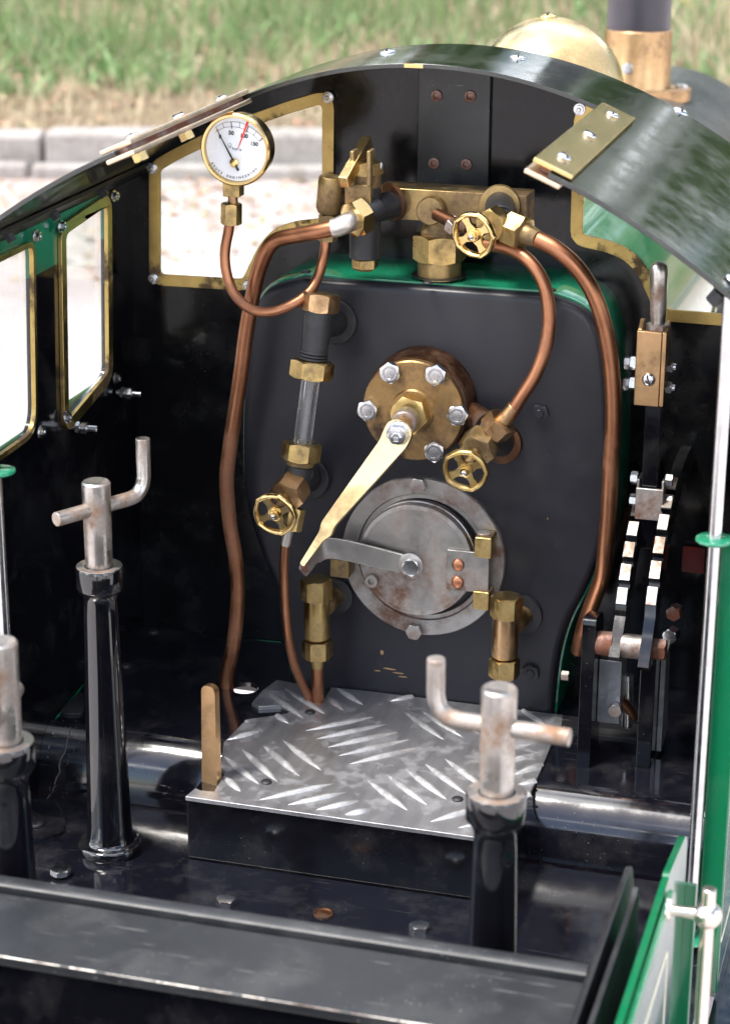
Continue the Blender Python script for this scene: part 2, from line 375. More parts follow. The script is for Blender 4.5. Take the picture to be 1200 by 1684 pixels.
def leafmat(name, cols, trans=.35):
    m, t, b = newmat(name); g_ = node(t, 'ShaderNodeNewGeometry'); r = node(t, 'ShaderNodeValToRGB'); e = r.color_ramp.elements
    while len(e) < len(cols): e.new(.5)
    for i, c in enumerate(cols): e[i].position = i/(len(cols)-1); e[i].color = (*c, 1)
    t.links.new(g_.outputs['Random Per Island'], r.inputs[0]); t.links.new(r.outputs[0], b.inputs['Base Color']); b.inputs['Roughness'].default_value = .65
    o = t.nodes['Material Output']; tl = node(t, 'ShaderNodeBsdfTranslucent'); t.links.new(r.outputs[0], tl.inputs[0])
    mx = node(t, 'ShaderNodeMixShader', Fac=trans); t.links.new(b.outputs[0], mx.inputs[1]); t.links.new(tl.outputs[0], mx.inputs[2]); t.links.new(mx.outputs[0], o.inputs[0]); return m
GREEN = leafmat('grass_green', [(.15, .24, .08), (.25, .32, .14), (.11, .18, .06), (.42, .42, .25)])
STRAW = leafmat('grass_straw', [(.50, .41, .27), (.38, .30, .19), (.60, .53, .38), (.30, .21, .13)])
def patch(A, D): return .5+.5*np.sin(A*.035+2*np.sin(D*.02))*np.sin(D*.045+1.3*np.sin(A*.017+1))
AR = (-330, 420)
tag(bladecloud('green_grass', 22000, AR, (K0+40, K0+620), lambda A, D, n: rng.uniform(4, 14, n)*(1+.7*patch(A, D)), .8, GREEN, .7,
   dens=lambda A, D: np.clip((D-K0-25)/100, .08, 1)*(.25+.75*patch(A, D))*np.where(A > 90, .45, 1.)), 'long green grass on the bank behind the kerb', 'grass')
tag(bladecloud('dry_grass', 36000, AR, (K0+14, K0+620), lambda A, D, n: rng.uniform(2.5, 9, n)*np.where(A > 90, 1.5, 1), .8, STRAW, 1.1,
   dens=lambda A, D: np.clip(1.2-.6*patch(A, D)*np.clip((D-K0-60)/140, 0, 1)*np.where(A > 90, .5, 1.), .1, 1)), 'straw coloured dry grass growing along the kerb', 'grass')
WEED = leafmat('weed_leaf', [(.15, .26, .09), (.20, .32, .13), (.26, .36, .17), (.10, .19, .07)])
tag(bladecloud('weeds', 9000, AR, (K0+55, K0+560), lambda A, D, n: rng.uniform(3, 11, n), 1.9, WEED, 1.5,
   dens=lambda A, D: np.where((patch(A*1.3+40, D) > .5) & (A < 120), 1., .06)), 'broad leaved green weeds among the grass', 'weeds')
LITTER = leafmat('leaf_litter', [(.30, .16, .10), (.45, .28, .17), (.22, .13, .09), (.55, .42, .28), (.16, .20, .07)], .1)
# fallen leaves: flat little quads lying on the path by the kerb and on the soil
def litter(name, n, arange, drange, size, mat, fall):
    A = rng.uniform(*arange, n*4); D = rng.uniform(*drange, n*4); keep = rng.uniform(0, 1, n*4) < fall(A, D); A = A[keep][:n]; D = D[keep][:n]; n = len(A)
    th = rng.uniform(0, 6.283, n); s_ = size*rng.uniform(.4, 1.5, n)
    c = np.array([CC.x, CC.y, 0])[None]+np.outer(A, np.array(KR))+np.outer(D, np.array(KD)); c[:, 2] = GZ+.4+rng.uniform(0, .5, n)
    q = np.maximum(0, D-K0-14); c[:, 2] += np.where(D > K0+11, 8.6+q*.07, 0)
    u = np.stack([np.cos(th), np.sin(th), rng.uniform(-.4, .4, n)], 1)*s_[:, None]; v_ = np.stack([-np.sin(th), np.cos(th), rng.uniform(-.4, .4, n)], 1)*s_[:, None]*.55
    v = np.stack([c-u, c-v_, c+u, c+v_], 1).reshape(-1, 3)
    me = bpy.data.meshes.new(name); me.from_pydata((v*S).tolist(), [], [(4*i, 4*i+1, 4*i+2, 4*i+3) for i in range(n)]); me.materials.append(mat)
    ob = bpy.data.objects.new(name, me); col.objects.link(ob); ob['kind'] = 'stuff'; return ob
tag(litter('fallen_leaves', 3800, (-330, 420), (K0-190, K0-6), 1.3, LITTER, lambda A, D: np.clip((D-(K0-190))/170, 0, 1)**1.8), 'brown fallen leaves scattered on the path below the kerb', 'leaves')
tag(litter('bank_litter', 5000, (-330, 420), (K0+12, K0+300), 1.8, LITTER, lambda A, D: np.clip(1-(D-K0)/300, 0, 1)), 'brown leaf litter among the dry grass on the bank', 'leaves')
# yellow flowers
ym, t, b = newmat('flower_yellow'); b.inputs['Base Color'].default_value = (.85, .65, .04, 1); b.inputs['Roughness'].default_value = .6
gm, t, b = newmat('flower_stem'); b.inputs['Base Color'].default_value = (.12, .2, .05, 1)
for i, (fx, fy) in enumerate([(168, 78), (1152, 79), (1176, 62), (1194, 66), (1150, 4), (1130, 65), (1122, 40)]):
    d0 = 760+random.uniform(-60, 60) if fy > 20 else 900
    fwd = FW+RT*((fx-600)/FPX)-UP*((fy-842)/FPX); p = CC+fwd*(d0/fwd.dot(hd)); aa = (p-CC).dot(KR); dd = (p-CC).dot(KD); gz = bankz(aa, dd)
    if p.z < gz+4: p.z = gz+6
    e = empty('yellow_flower', (p.x, p.y, gz)); tag(e, ['small yellow flower alone in green grass on the left of the bank', 'yellow flower on the bank level with the chimney collar, nearest the chimney', 'middle yellow flower of the trio beside the chimney', 'yellow flower at the right edge of the picture', 'yellow flower at the top of the bank beside the chimney', 'tiny yellow flower just right of the chimney', 'yellow flower just above the tiny one right of the chimney'][i], 'flower', 'yellow flowers on the grass bank')
    MB().tube([V(p.x+1, p.y, gz-1), V(p.x+.5, p.y, (p.z+gz)/2), p], .15, 6).build('stem', gm, e)
    h_ = MB()
    for q in range(9):
        an = q*.698; dv = V(math.cos(an), math.sin(an), .25); sv = V(-math.sin(an), math.cos(an), 0)
        h_.add([p+sv*-.2, p+dv*.8+sv*-.5, p+dv*1.5, p+dv*.8+sv*.5, p+sv*.2, p+dv*.7+V(0, 0, -.15)], [(0, 1, 5), (1, 2, 5), (2, 3, 5), (3, 4, 5), (4, 0, 5)])
    h_.lathe(p, (0, 0, 1), [(0, .5), (.4, .45), (.6, .1)], 10); h_.build('petals', ym, e)
# woodland further up the bank, above the picture but mirrored in the paint
TM = leafmat('tree_leaf', [(.10, .20, .04), (.16, .26, .06), (.06, .13, .03), (.22, .32, .10)], .25)
BM_, t, b = newmat('bark'); b.inputs['Base Color'].default_value = (.08, .06, .045, 1); b.inputs['Roughness'].default_value = .9
crown = []; trunk = MB()
for i in range(26):
    if i in (18, 21, 23): continue
    a = -2600+i*215+random.uniform(-60, 60); d_ = 2300+random.uniform(-350, 500); H = random.uniform(750, 1250)*(1 if a < 800 else random.choice([.4, .6, 1]))
    p = kp(a, d_, 60); trunk.tube([p, p+V(random.uniform(-20, 20), 0, H*.4), p+V(random.uniform(-40, 40), 10, H*.85)], lambda t: 22-17*t, 8)
    for k_ in range(26):
        an, rr, zz = random.uniform(0, 6.28), random.uniform(0, 150), random.uniform(.12, 1)*H
        crown.append((p+V(math.cos(an)*rr, math.sin(an)*rr, zz), random.uniform(60, 120)))
cp_ = np.concatenate([np.array(c)[None]+rng.normal(0, r*.5, (260, 3)) for c, r in crown]); n_ = len(cp_)
uu = rng.normal(0, 1, (n_, 3)); uu /= np.linalg.norm(uu, axis=1)[:, None]; ww = np.cross(uu, rng.normal(0, 1, (n_, 3))); ww /= np.linalg.norm(ww, axis=1)[:, None]; sz = rng.uniform(9, 20, n_)[:, None]
vv = np.stack([cp_-uu*sz, cp_-ww*sz*.6, cp_+uu*sz, cp_+ww*sz*.6], 1).reshape(-1, 3)*S
me = bpy.data.meshes.new('woodland'); me.vertices.add(n_*4); me.vertices.foreach_set('co', vv.ravel()); me.loops.add(n_*4); me.loops.foreach_set('vertex_index', np.arange(n_*4)); me.polygons.add(n_); me.polygons.foreach_set('loop_start', np.arange(n_)*4); me.update(calc_edges=True); me.materials.append(TM)
wd = bpy.data.objects.new('woodland', me); col.objects.link(wd); tag(wd, 'dark green woodland far beyond the grass bank', 'woodland', kind='stuff')
wd['_w'] = [0, 0, 0]; trunk.build('trunks', BM_, wd, 'brown trunks of the woodland')['kind'] = 'stuff'

# ================================================================== LOCOMOTIVE
XC = -.5
loco = empty('steam_locomotive', (XC, 10, GZ)); tag(loco, 'black and green miniature steam locomotive with an open cab full of brass and copper fittings', 'locomotive')
LY = lambda px, py, Y: at(px, py, Y=Y)
X_, Y_, Z_ = V(1, 0, 0), V(0, 1, 0), V(0, 0, 1)
def rz(x): return 48.0-.0176*(x-XC)**2         # roof line
WL, WR = -23.4, 22.4                            # cab side walls
YR = -20.0                                      # rear of the cab
def bolt(p, ax, r, h, mat, parent, name='bolt', rot=0, washer=0, stud=0, studmat=None, label=None, dimple=False):
    m = MB(); p = Vector(p); ax = Vector(ax).normalized()
    if washer: m.cyl(p, p+ax*.12, washer, ch=.02); p = p+ax*.12
    m.hexa(p, ax, r, h, rot)
    if dimple: m.lathe(p+ax*(h-.01), ax, [(0, r*.8), (.05, r*.78), (.05, r*.6), (.0, r*.55)], 24, False, True)
    if stud: m.cyl(p+ax*h, p+ax*(h+stud), r*.52)
    return m.build(name, mat, parent, label)
def roundscrew(p, ax, r, mat, parent, name='screw', slot=None, label=None):
    p = Vector(p); ax = Vector(ax).normalized(); m = MB()
    pr = [(0, r*.95), (r*.12, r)]+[(r*.12+r*.42*math.sin(a), r*math.cos(a)) for a in (.25, .5, .75, 1.0, 1.25, 1.5)]
    m.lathe(p, ax, pr, 20)
    ob = m.build(name, mat, parent, label)
    if slot is not None:
        u, v = perp(ax); d = u*math.cos(slot)+v*math.sin(slot); e_ = ax.cross(d)
        MB().obox(p+ax*r*.50, d, e_, ax, r*.80, r*.11, r*.09).build('slot', M['ink'], ob if parent is loco else parent)
    return ob
def capscrew(p, ax, r, h, mat, parent, name='bolt'):
    p = Vector(p); m = MB(); m.lathe(p, ax, [(0, r), (h-.05, r), (h, r*.92), (h, r*.5), (h*.5, r*.45)], 20); return m.build(name, mat, parent)

# --- spectacle plate (front sheet of the cab) with two windows
FY = 7.0
inner = [(265, 280), (265, 450), (400, 458), (409, 440), (424, 408), (440, 386), (460, 371), (490, 362), (531, 358), (531, 170), (480, 185), (430, 203), (380, 222), (330, 245), (290, 265)]
ip = [(lambda q: (q.x-XC, q.z))(at(x, y, Y=FY)) for x, y in inner]
ip = roundpoly(ip, [.3, .3, .3]+[.5]*5+[.3, .4]+[.6]*5, 3)
op = offs(ip, .82)
plate_o = [(WL-XC, 3.5), (WR-XC, 3.5)]+[(x, 48-.0176*x*x-.25) for x in np.linspace(WR-XC, WL-XC, 40)]
mir = lambda P: [(-x, z) for x, z in P]
hole = offs(ip, .12)
MB().sheet(plate_o, [hole, mir(hole)], (XC, FY+.02, 0), X_, Z_, Y_, .3).build('spectacle_plate', M['black_wall'], loco, 'gloss black front sheet of the cab behind the boiler')
bp = at(690, 150, Y=FY).x; bq = at(808, 150, Y=FY).x
cp = MB().box((bp, FY-.42, 34.5), (bq, FY-.02, rz(0)-.5)).build('centre_strap', M['black_satin'], loco, 'black vertical plate with four rusty screws above the manifold', bevel=.06)
for x, y in [(718, 157), (773, 158), (714, 268), (767, 270)]:
    p = at(x, y, Y=FY-.42); s_ = MB(); s_.lathe(p, -Y_, [(0, .38), (.18, .36), (.2, .22), (.08, .18)], 18).build('screw', M['rust'], cp)
def frame_window(side, lab):
    f = (lambda P: P) if side < 0 else mir
    e = empty('spectacle_window', (XC+side*13, FY, 38), loco, lab)
    MB().sheet(f(op), [f(ip)], (XC, FY-.24, 0), X_, Z_, Y_, .24).build('frame', M['brass_frame'], e, bevel=.04)
    MB().sheet(f(offs(ip, .1)), [], (XC, FY+.05, 0), X_, Z_, Y_, .12).build('pane', M['glass'], e)
    for x, y in [(540, 160), (251, 277), (253, 458), (409, 470)]:
        q = at(x, y, Y=FY-.24); X = XC+(q.x-XC)*(1 if side < 0 else -1)
        bolt((X, FY-.24, q.z), -Y_, .27, .22, M['steel'], e, 'nut', random.random(), washer=.4, stud=.1)
frame_window(-1, 'brass framed front window on the left, behind the pressure gauge')
frame_window(1, 'brass framed front window on the right, beside the boiler')

# --- cab side walls
def yz(px, py, X=WL): q = at(px, py, X=X); return (q.y, q.z)
w2 = roundpoly([yz(103, 385), yz(171, 338), yz(173, 612), yz(108, 690)][::-1], .5, 4)
w1 = roundpoly([(-19.4, yz(52, 402)[1]), yz(48, 404), yz(53, 706), (-19.4, yz(53, 706)[1]-.1)], [.1, .6, 1.6, .1], 5)
wt = rz(WL)-.35
MB().sheet([(YR-.3, -3), (FY+.35, -3), (FY+.35, wt), (YR-.3, wt)], [offs(w2, .15), offs(w1, .1)], (WL, 0, 0), Y_, Z_, -X_, .3).build('left_side_wall', M['wall_in'], loco, 'left cab wall, black below and green under the roof')
def wall_window(poly, wd, lab, screws, X=WL):
    e = empty('side_window', (X, sum(p[0] for p in poly)/len(poly), sum(p[1] for p in poly)/len(poly)), loco, lab)
    MB().sheet(offs(poly, wd), [poly], (X, 0, 0), Y_, Z_, X_, .3).build('frame', M['brass_frame'], e, bevel=.05)
    MB().sheet(offs(poly, .12), [], (X-.2, 0, 0), Y_, Z_, X_, .12).build('pane', M['glass'], e)
    for s_ in screws:
        q = at(*s_, X=X+.3); bolt(q, X_, .27, .25, M['steel'], e, 'nut', random.random(), washer=.42, stud=.1)
wall_window(w2, .78, 'narrow brass framed window in the left cab wall', [(99, 372), (186, 322), (189, 622), (108, 686)])
wall_window(w1, .35, 'large bright window in the left cab wall, cut by the picture edge', [(58, 388), (65, 710)])
for (x, y, l) in [(140, 702, 1.5), (214, 645, 1.5)]:
    q = at(x-22, y, X=WL+.1); m_ = MB(); m_.cyl(q, q+X_*l*1.25, .22); m_.hexa(q+X_*.35, X_, .36, .3); m_.hexa(q+X_*.75, X_, .36, .42, .4)
    m_.build('stud', M['steel'], loco, 'threaded stud with two nuts, the %s one below the narrow side window' % ('nearer' if x == 140 else 'farther'))
# right wall: window part above, green side sheet below reaching to the rear
MB().sheet([(YR+.72, -3), (FY+.35, -3), (FY+.35, wt), (-2, wt), (-2, 34), (-13, 34), (-13, 25.4), (YR+.72, 25.4)], [], (WR, 0, 0), Y_, Z_, -X_, .3).build('right_side_wall', M['black'], loco)
rs = MB().sheet([(YR+.7, -3), (FY, -3), (FY, 25.4), (YR+.7, 25.4)], [], (WR+.02, 0, 0), Y_, Z_, X_, .25).build('right_side_sheet', M['green'], loco, 'green right side sheet of the cab with a cream lining')
MB().box((WR-.95, YR+.42, -2.6), (WR+.45, YR+.68, 25.6)).build('edge_flange', M['green'], rs, bevel=.12)
ln = roundpoly([(YR+2, -.5), (FY-1, -.5), (FY-1, 23.5), (YR+2, 23.5)], 1.2, 5)
MB().sheet(ln, [offs(ln, -.22)], (WR+.275, 0, 0), Y_, Z_, X_, .02).build('lining', M['cream'], rs)
MB().sheet([(YR-.3, -3), (FY+.35, -3), (FY+.35, 25.2), (YR-.3, 25.2)], [], (WL-.32, 0, 0), Y_, Z_, -X_, .25).build('left_side_sheet', M['green'], loco, 'green outer sheet of the left cab side')

# --- roof: arched sheet with a rectangular cut-out at the rear
xs = list(np.linspace(XC-24.8, XC-12.4, 14))+list(np.linspace(XC-12.4, XC+12.0, 29))[1:]+list(np.linspace(XC+12.0, XC+24.8, 14))[1:]
ys = [YR-.8, -.6, 9.6]; T = .28
rf = MB(); nx, ny = len(xs), len(ys); mask = lambda i, j: not (j == 0 and XC-12.5 < (xs[i]+xs[i+1])/2 < XC+12.1)
def nrm(x): return V(2*.0176*(x-XC), 0, 1).normalized()
vt = [V(x, y, rz(x)) for y in ys for x in xs]; vb = [V(x, y, rz(x))-nrm(x)*T for y in ys for x in xs]; N = nx*ny; fs = []
for j in range(ny-1):
    for i in range(nx-1):
        if not mask(i, j): continue
        a, b, c, d = j*nx+i, j*nx+i+1, (j+1)*nx+i+1, (j+1)*nx+i; fs += [(a, b, c, d), (a+N, d+N, c+N, b+N)]
        for (p, q, ok) in ((a, b, j > 0 and mask(i, j-1)), (c, d, j < ny-2 and mask(i, j+1)), (d, a, i > 0 and mask(i-1, j)), (b, c, i < nx-2 and mask(i+1, j))):
            if not ok: fs.append((p, p+N, q+N, q))
roof = rf.add(vt+vb, fs).build('cab_roof', M['black_roof'], loco, 'arched gloss black cab roof with a wide cut-out at the rear', bevel=.03)
tn = at(680, 107, Y=-.62); MB().box((tn.x-.6, -.66, rz(tn.x)-T+.02), (tn.x+.6, -.63, rz(tn.x)-.01)).build('bare_metal_patch', M['brass_clean'], roof)
def roofz(px, py):                           # where the line of sight meets the arched roof
    d = FW+RT*((px-600)/FPX)-UP*((py-842)/FPX); t = 90.
    for _ in range(400):
        q = CC+d*t
        if q.z < rz(q.x): return q
        t += .25
    return q
for i, (x, y) in enumerate([(637, 84), (851, 93), (1118, 181)]):
    q = roofz(x, y+3); roundscrew(q-nrm(q.x)*.05, nrm(q.x), .55, M['steel'], roof, slot=.2)
# joint plates on both sides of the cut-out
def joint(x0, x1, lab, far, near=YR-.4):
    xm = (x0+x1)/2; n_ = nrm(xm); tdir = n_.cross(Y_).normalized()*1; hw = (x1-x0)/2; L_ = (far-near)/2; ym = (far+near)/2
    e = empty('roof_joint', (xm, ym, rz(xm)), loco, lab); c0 = V(xm, ym, rz(xm))
    MB().obox(c0+n_*.17, tdir, Y_, n_, hw, L_, .14).build('upper_plate', M['brass_clean'] if xm > 0 else M['bronze_light'], e, bevel=.08)
    MB().obox(c0-n_*(T+.17)-tdir*.25*(1 if tdir.x > 0 else -1)*(1 if xm > 0 else -1)+V(0, -.5, 0), tdir, Y_, n_, hw*.9, L_, .14).build('lower_plate', M['bronze_light'], e, bevel=.08)
    MB().obox(c0-n_*.14, tdir, Y_, n_, hw*.55, L_*.97, .13).build('packing', M['rust'], e)
    for yy in (near+2.7, (near+far)/2+.1, far-2.4):
        c = V(xm, yy, rz(xm)); s_ = roundscrew(c+n_*.31, n_, .42, M['steel'], e, slot=random.random()*3)
        bolt(c-n_*(T+.31), -n_, .42, .5, M['brass_clean'], e, 'nut', .2)
joint(XC-13.4, XC-11.4, 'brass joint plates bolted along the left edge of the roof cut-out', -.4)
joint(XC+10.9, XC+13.2, 'polished brass joint plates with three screws on the right edge of the roof cut-out', -.4)
# angle under the left eave with small black bolts
an = MB(); xa = WL+.9
an.obox((xa, (YR+FY)/2, rz(xa)-.6), nrm(xa).cross(Y_), Y_, nrm(xa), .9, (FY-YR)/2, .12); an.build('eaves_angle', M['black_satin'], loco)
for (x, y) in [(165, 309), (86, 318), (12, 368)]:
    q = at(x, y, X=WL+1.0); bolt((q.x, q.y, rz(q.x)-.7), -nrm(q.x), .28, .5, M['black_fit'], loco, 'eaves_bolt', 0)
# bolts where the right rod meets the roof corner
q = at(1196, 462, Y=YR)
for dx in (-.4, .9): bolt((q.x+dx, YR+.5+dx*.4, rz(q.x+dx)-.75), -nrm(q.x), .36, .7, M['black_fit'], loco, 'eaves_bolt', 0)
roundscrew((q.x+.1, YR+1.2, rz(q.x)), nrm(q.x), .5, M['steel'], roof, slot=.4)

# --- handrail rods
rp_r = at(1178, 888, Y=YR); XR1 = at(1150, 1200, Y=YR).x
rod = MB().cyl((XR1+.1, YR, -2.2), (XR1+.2, YR, rz(XR1)-.5), .36).build('pillar_rod', M['steel'], loco, 'long polished steel rod standing at the right rear of the cab')
def eye(z, X, sgn, lab, far=1.2):
    m_ = MB(); m_.lathe((X, YR, z-.12), Z_, [(0, .95), (.1, 1.05), (.22, 1.0), (.26, .9)], 26)
    m_.box((X, YR-.55, z-.1), (X+sgn*far, YR+.75, z+.12)); return m_.build('rod_bracket', M['green_dark'], loco, lab, bevel=.05)
eye(rp_r.z, XR1+.15, 1, 'green ring bracket halfway up the right rod'); q = at(1133, 1543, Y=YR); eye(q.z, XR1+.15, -1, 'green ring bracket at the foot of the right rod', .6)
ql = at(1, 900, Y=YR); MB().cyl((ql.x, YR, -2), (ql.x, YR, 25.4), .36).build('pillar_rod', M['steel'], loco, 'thin steel rod at the left picture edge')
q = at(6, 776, Y=YR); eye(q.z, q.x-.3, -1, 'green clover shaped bracket on top of the left rod')
MB().cyl((q.x-.5, YR, q.z+.1), (q.x-.5, YR, rz(-22)-.4), .3).build('upper_rod', M['steel'], loco)

# --- floor
UZ, LZ = 4.8, .5
hc = (-12.55, -1.55)
fo = [(WL+.02, -9.6), (WR-.02, -9.6), (WR-.02, FY-.05), (WL+.02, FY-.05)]
floor = MB().sheet(fo, [circ(hc[0], hc[1], .95)], (0, 0, UZ-.3), X_, Y_, Z_, .3).build('cab_floor', M['black_floor'], loco, 'dusty gloss black cab floor with a round pipe hole')
prof = [(-9.6, UZ), (-9.6, UZ-.3)] ; r_ = 2.7
curve = [(-9.6-2.9*math.sin(a), LZ+.05+(UZ-LZ-.05)*math.cos(a)) for a in np.linspace(0, math.pi/2, 22)]
pf = curve+[(-12.52, LZ-.2)]
def extrude_x(prof, x0, x1, th=.25):
    m_ = MB(); A = []; B = []
    for i, (y, z) in enumerate(prof):
        a = Vector(prof[max(i-1, 0)]); b = Vector(prof[min(i+1, len(prof)-1)]); t_ = (b-a).normalized(); n_ = Vector((-t_.y, t_.x))*(-th)
        A.append((y, z)); B.append((y-n_.x*-1 if False else y+n_.x*-1*-1, z+n_.y*-1*-1))
    loop = A+B[::-1]
    m_.ring([[V(x0, y, z) for y, z in loop], [V(x1, y, z) for y, z in loop]]); return m_
extrude_x(pf, WL+.02, WR-.02, -.25).build('rounded_step', M['black_floor'], loco, 'rounded black step between the upper and lower cab floor', ang=30)
lower = MB().box((WL+.02, -62, LZ-.3), (WR-.02, -12.8, LZ)).build('lower_floor', M['black_floor'], loco, 'dusty black lower floor in front of the bunker')
MB().box((-10.9, -60, LZ+.03), (10.4, -18.65, LZ+.22)).build('floor_plate', M['black_floor'], lower, bevel=.05)
for (x, y) in [(100, 1437), (372, 1486), (690, 1529)]:
    q = at(x, y, Z=LZ+.2); bolt(q, Z_, .55, .38, M['steel'], loco, 'floor_bolt', random.random(), washer=.0, label={100: 'zinc plated hexagon bolt on the floor near the left column', 372: 'zinc plated bolt below the left end of the tread box', 690: 'pale bolt at the rail, left of the right column'}[x])
q = at(532, 1503, Z=LZ+.22); MB().lathe(q, Z_, [(0, .62), (.1, .6), (.1, .5), (.03, .45)], 24).build('floor_screw', M['boss'], loco, 'brown countersunk screw in the lower floor')
# overlapping corner plates and screws on the left
cpn = MB().sheet(roundpoly([(at(20, 1330, Z=LZ).x, -14.4), (at(95, 1330, Z=LZ).x, -13.0), (at(100, 1380, Z=LZ).x, -17.4), (at(10, 1420, Z=LZ).x, -19.8)], .5, 4), [], (0, 0, LZ+.02), X_, Y_, Z_, .18).build('corner_plate', M['black_floor'], loco)
roundscrew(at(60, 1356, Z=LZ+.2), Z_, .55, M['black_fit'], cpn, slot=.3)
c2 = MB().sheet(roundpoly([(WL+.3, -9.3), (at(132, 1183, Z=UZ).x, -9.0), (at(140, 1150, Z=UZ).x, -6.4), (WL+.3, -5.6)], .6, 4), [], (0, 0, UZ+.02), X_, Y_, Z_, .16).build('corner_plate', M['black_satin'], loco)
roundscrew(at(72, 1152, Z=UZ+.2), Z_, .35, M['black_fit'], c2); 
for (x, y) in [(207, 1096), (253, 1040), (130, 1092)]: roundscrew(at(x, y, Z=UZ), Z_, .38, M['black_fit'], loco, 'floor_screw')
ga, gb = at(92, 1182, Z=UZ+.05), at(150, 1112, Z=UZ+.05)
MB().tube([ga, gb], .06, 6, smooth=False).build('green_edge_line', M['green'], floor)
ga, gb = at(268, 1040, Y=FY-.1), at(462, 1056, Y=FY-.1)
MB().tube([ga, gb], .05, 6, smooth=False).build('green_edge_line', M['green'], floor)
def onstep(px, py):                            # where a sight line meets the rounded step
    d_ = FW+RT*((px-600)/FPX)-UP*((py-842)/FPX); t_ = 100.
    while t_ < 200:
        q_ = CC+d_*t_; y_ = q_.y; h_ = UZ if y_ > -9.6 else (LZ+(UZ-LZ)*math.sqrt(max(0, 1-((y_+9.6)/2.9)**2)) if y_ > -12.5 else LZ)
        if q_.z < h_: return q_
        t_ += .05
    return q_
sc = MB(); random.seed(3)
for x0_, y0_, x1_, y1_, r1 in [(118, 1196, 92, 1290, .05), (92, 1290, 64, 1338, .04), (104, 1185, 80, 1300, .03), (128, 1215, 112, 1262, .025), (86, 1205, 78, 1250, .03), (230, 1252, 262, 1290, .025), (262, 1290, 300, 1301, .03)]:
    P_ = [onstep(x0_+(x1_-x0_)*t_/9+random.uniform(-3, 3), y0_+(y1_-y0_)*t_/9) for t_ in range(10)]
    sc.tube(P_, r1, 5, smooth=False)
sc.build('bare_metal_scratches', M['steel_door'], floor, 'scratches through the paint of the rounded step')['kind'] = 'stuff'
# --- boiler cladding and backhead
half = [(0, 33.8), (8.2, 33.8), (10.6, 32.9), (11.7, 31.0), (12.2, 28), (12.5, 24), (12.55, 20), (12.2, 17), (11.3, 14.2), (10.2, 11.5), (9.6, 8.5), (9.35, 4.3)]
hp = smoothpath([V(x, 0, z) for x, z in half[1:]], 4); R2 = [(p.x, p.z) for p in hp]
bo = R2[::-1]+[(-x, z) for x, z in R2]; bo = bo[::1]
def loft(mb, secs, cap0=True, cap1=True): return mb.ring([[V(XC+x, y, z) for x, z in poly] for poly, y in secs], cap0, cap1)
bh = loft(MB(), [(offs(bo, -.6), 0), (offs(bo, -.3), .05), (offs(bo, -.1), .22), (offs(bo, -.02), .75), (bo, 1.2)]).build('backhead', M['backhead'], loco, 'matt dark slate boiler backhead carrying the fittings', ang=50)
for i, p in enumerate([(888, 678), (873, 1105)]): bolt(at(*p, Y=0), -Y_, .55, .35, M['backhead'], bh, 'bolt', random.random(), stud=.12)
q = at(400+0, 0, Y=0)
for p in [(556, 1072), (500, 620)]:
    pass
oc = offs(bo, .22)
cl = loft(MB(), [(offs(bo, .0), .75), (offs(bo, .10), .75), (offs(bo, .14), .9), (offs(bo, .14), FY)]).build('boiler_cladding', M['green_dark'], loco, 'green boiler cladding wrapped round the backhead', ang=50)
for p in [(503, 448), (703, 466), (906, 478)]: roundscrew(at(*p, Z=34.15), Z_, .33, M['black_fit'], cl)
# brown chipped spots on the backhead
for k_, (x, y, a_, b_) in enumerate([(640, 1100, .55, .06), (655, 1107, .45, .05), (662, 1113, .4, .05), (628, 1073, .14, .2), (900, 853, .06, .1), (620, 1103, .25, .04)]):
    q = at(x, y, Y=-.004); MB().sheet([(a_*math.cos(t)*random.uniform(.6, 1.1), b_*math.sin(t)*random.uniform(.6, 1.2)) for t in np.linspace(0, 6.283, 14)[:-1]], [], q, X_, Z_, -Y_, .006).build('paint_chip', M['bronze'], bh)

# --- boiler, dome, chimney ahead of the cab
BZ, BR = 22.5, 12.6
boiler = MB().lathe((XC, FY+.4, BZ), Y_, [(0, BR), (60, BR)], 72).build('boiler_barrel', M['green'], loco, 'shiny green boiler barrel seen through the right front window', ang=60)
for yy in (14., 52.): MB().lathe((XC, yy, BZ), Y_, [(0, BR), (0, BR+.18), (1.3, BR+.18), (1.3, BR)], 72, False, False).build('boiler_band', M['brass_clean'], boiler)
SBR = 14.0
MB().lathe((XC, 67.4, 34.8-SBR), Y_, [(0, SBR-1), (.3, SBR), (34, SBR), (34.5, SBR-.5)], 72).build('smokebox', M['graphite'], loco, 'black smokebox under the chimney', ang=60)
DY = 39.; dq = at(914, 120, Y=DY); DR = 6.0; dz = at(905, 26, Y=DY).z-DR-.1
dome = MB().lathe((XC, DY, 33), Z_, [(0, 7), (.6, 6.2), (1.6, DR+.25), (2.6, DR), (dz-33, DR)]+[(dz-33+DR*math.sin(a), DR*math.cos(a)) for a in np.linspace(.12, 1.55, 16)], 64).build('steam_dome', M['brass_bright'], loco, 'large polished brass dome above the roof', ang=60)
roundscrew((XC-.25, DY, dz+DR-.1), Z_, .72, M['brass_clean'], dome, slot=.1)
CY = 83.; cb = at(1045, 150, Y=CY).z
ch = MB().lathe((XC, CY, cb+.4), Z_, [(0, 3.5), (.4, 3.35), (5.6, 3.3), (5.7, 3.2)], 48).build('chimney', M['bronze'], loco, 'chimney with a copper coloured collar behind the roof')
MB().lathe((XC, CY, cb+5.9), Z_, [(0, 3.05), (.1, 3.1), (26, 3.1)], 48).build('chimney_tube', paint('chimney_grey', (.045, .04, .05), .3, .3), ch)
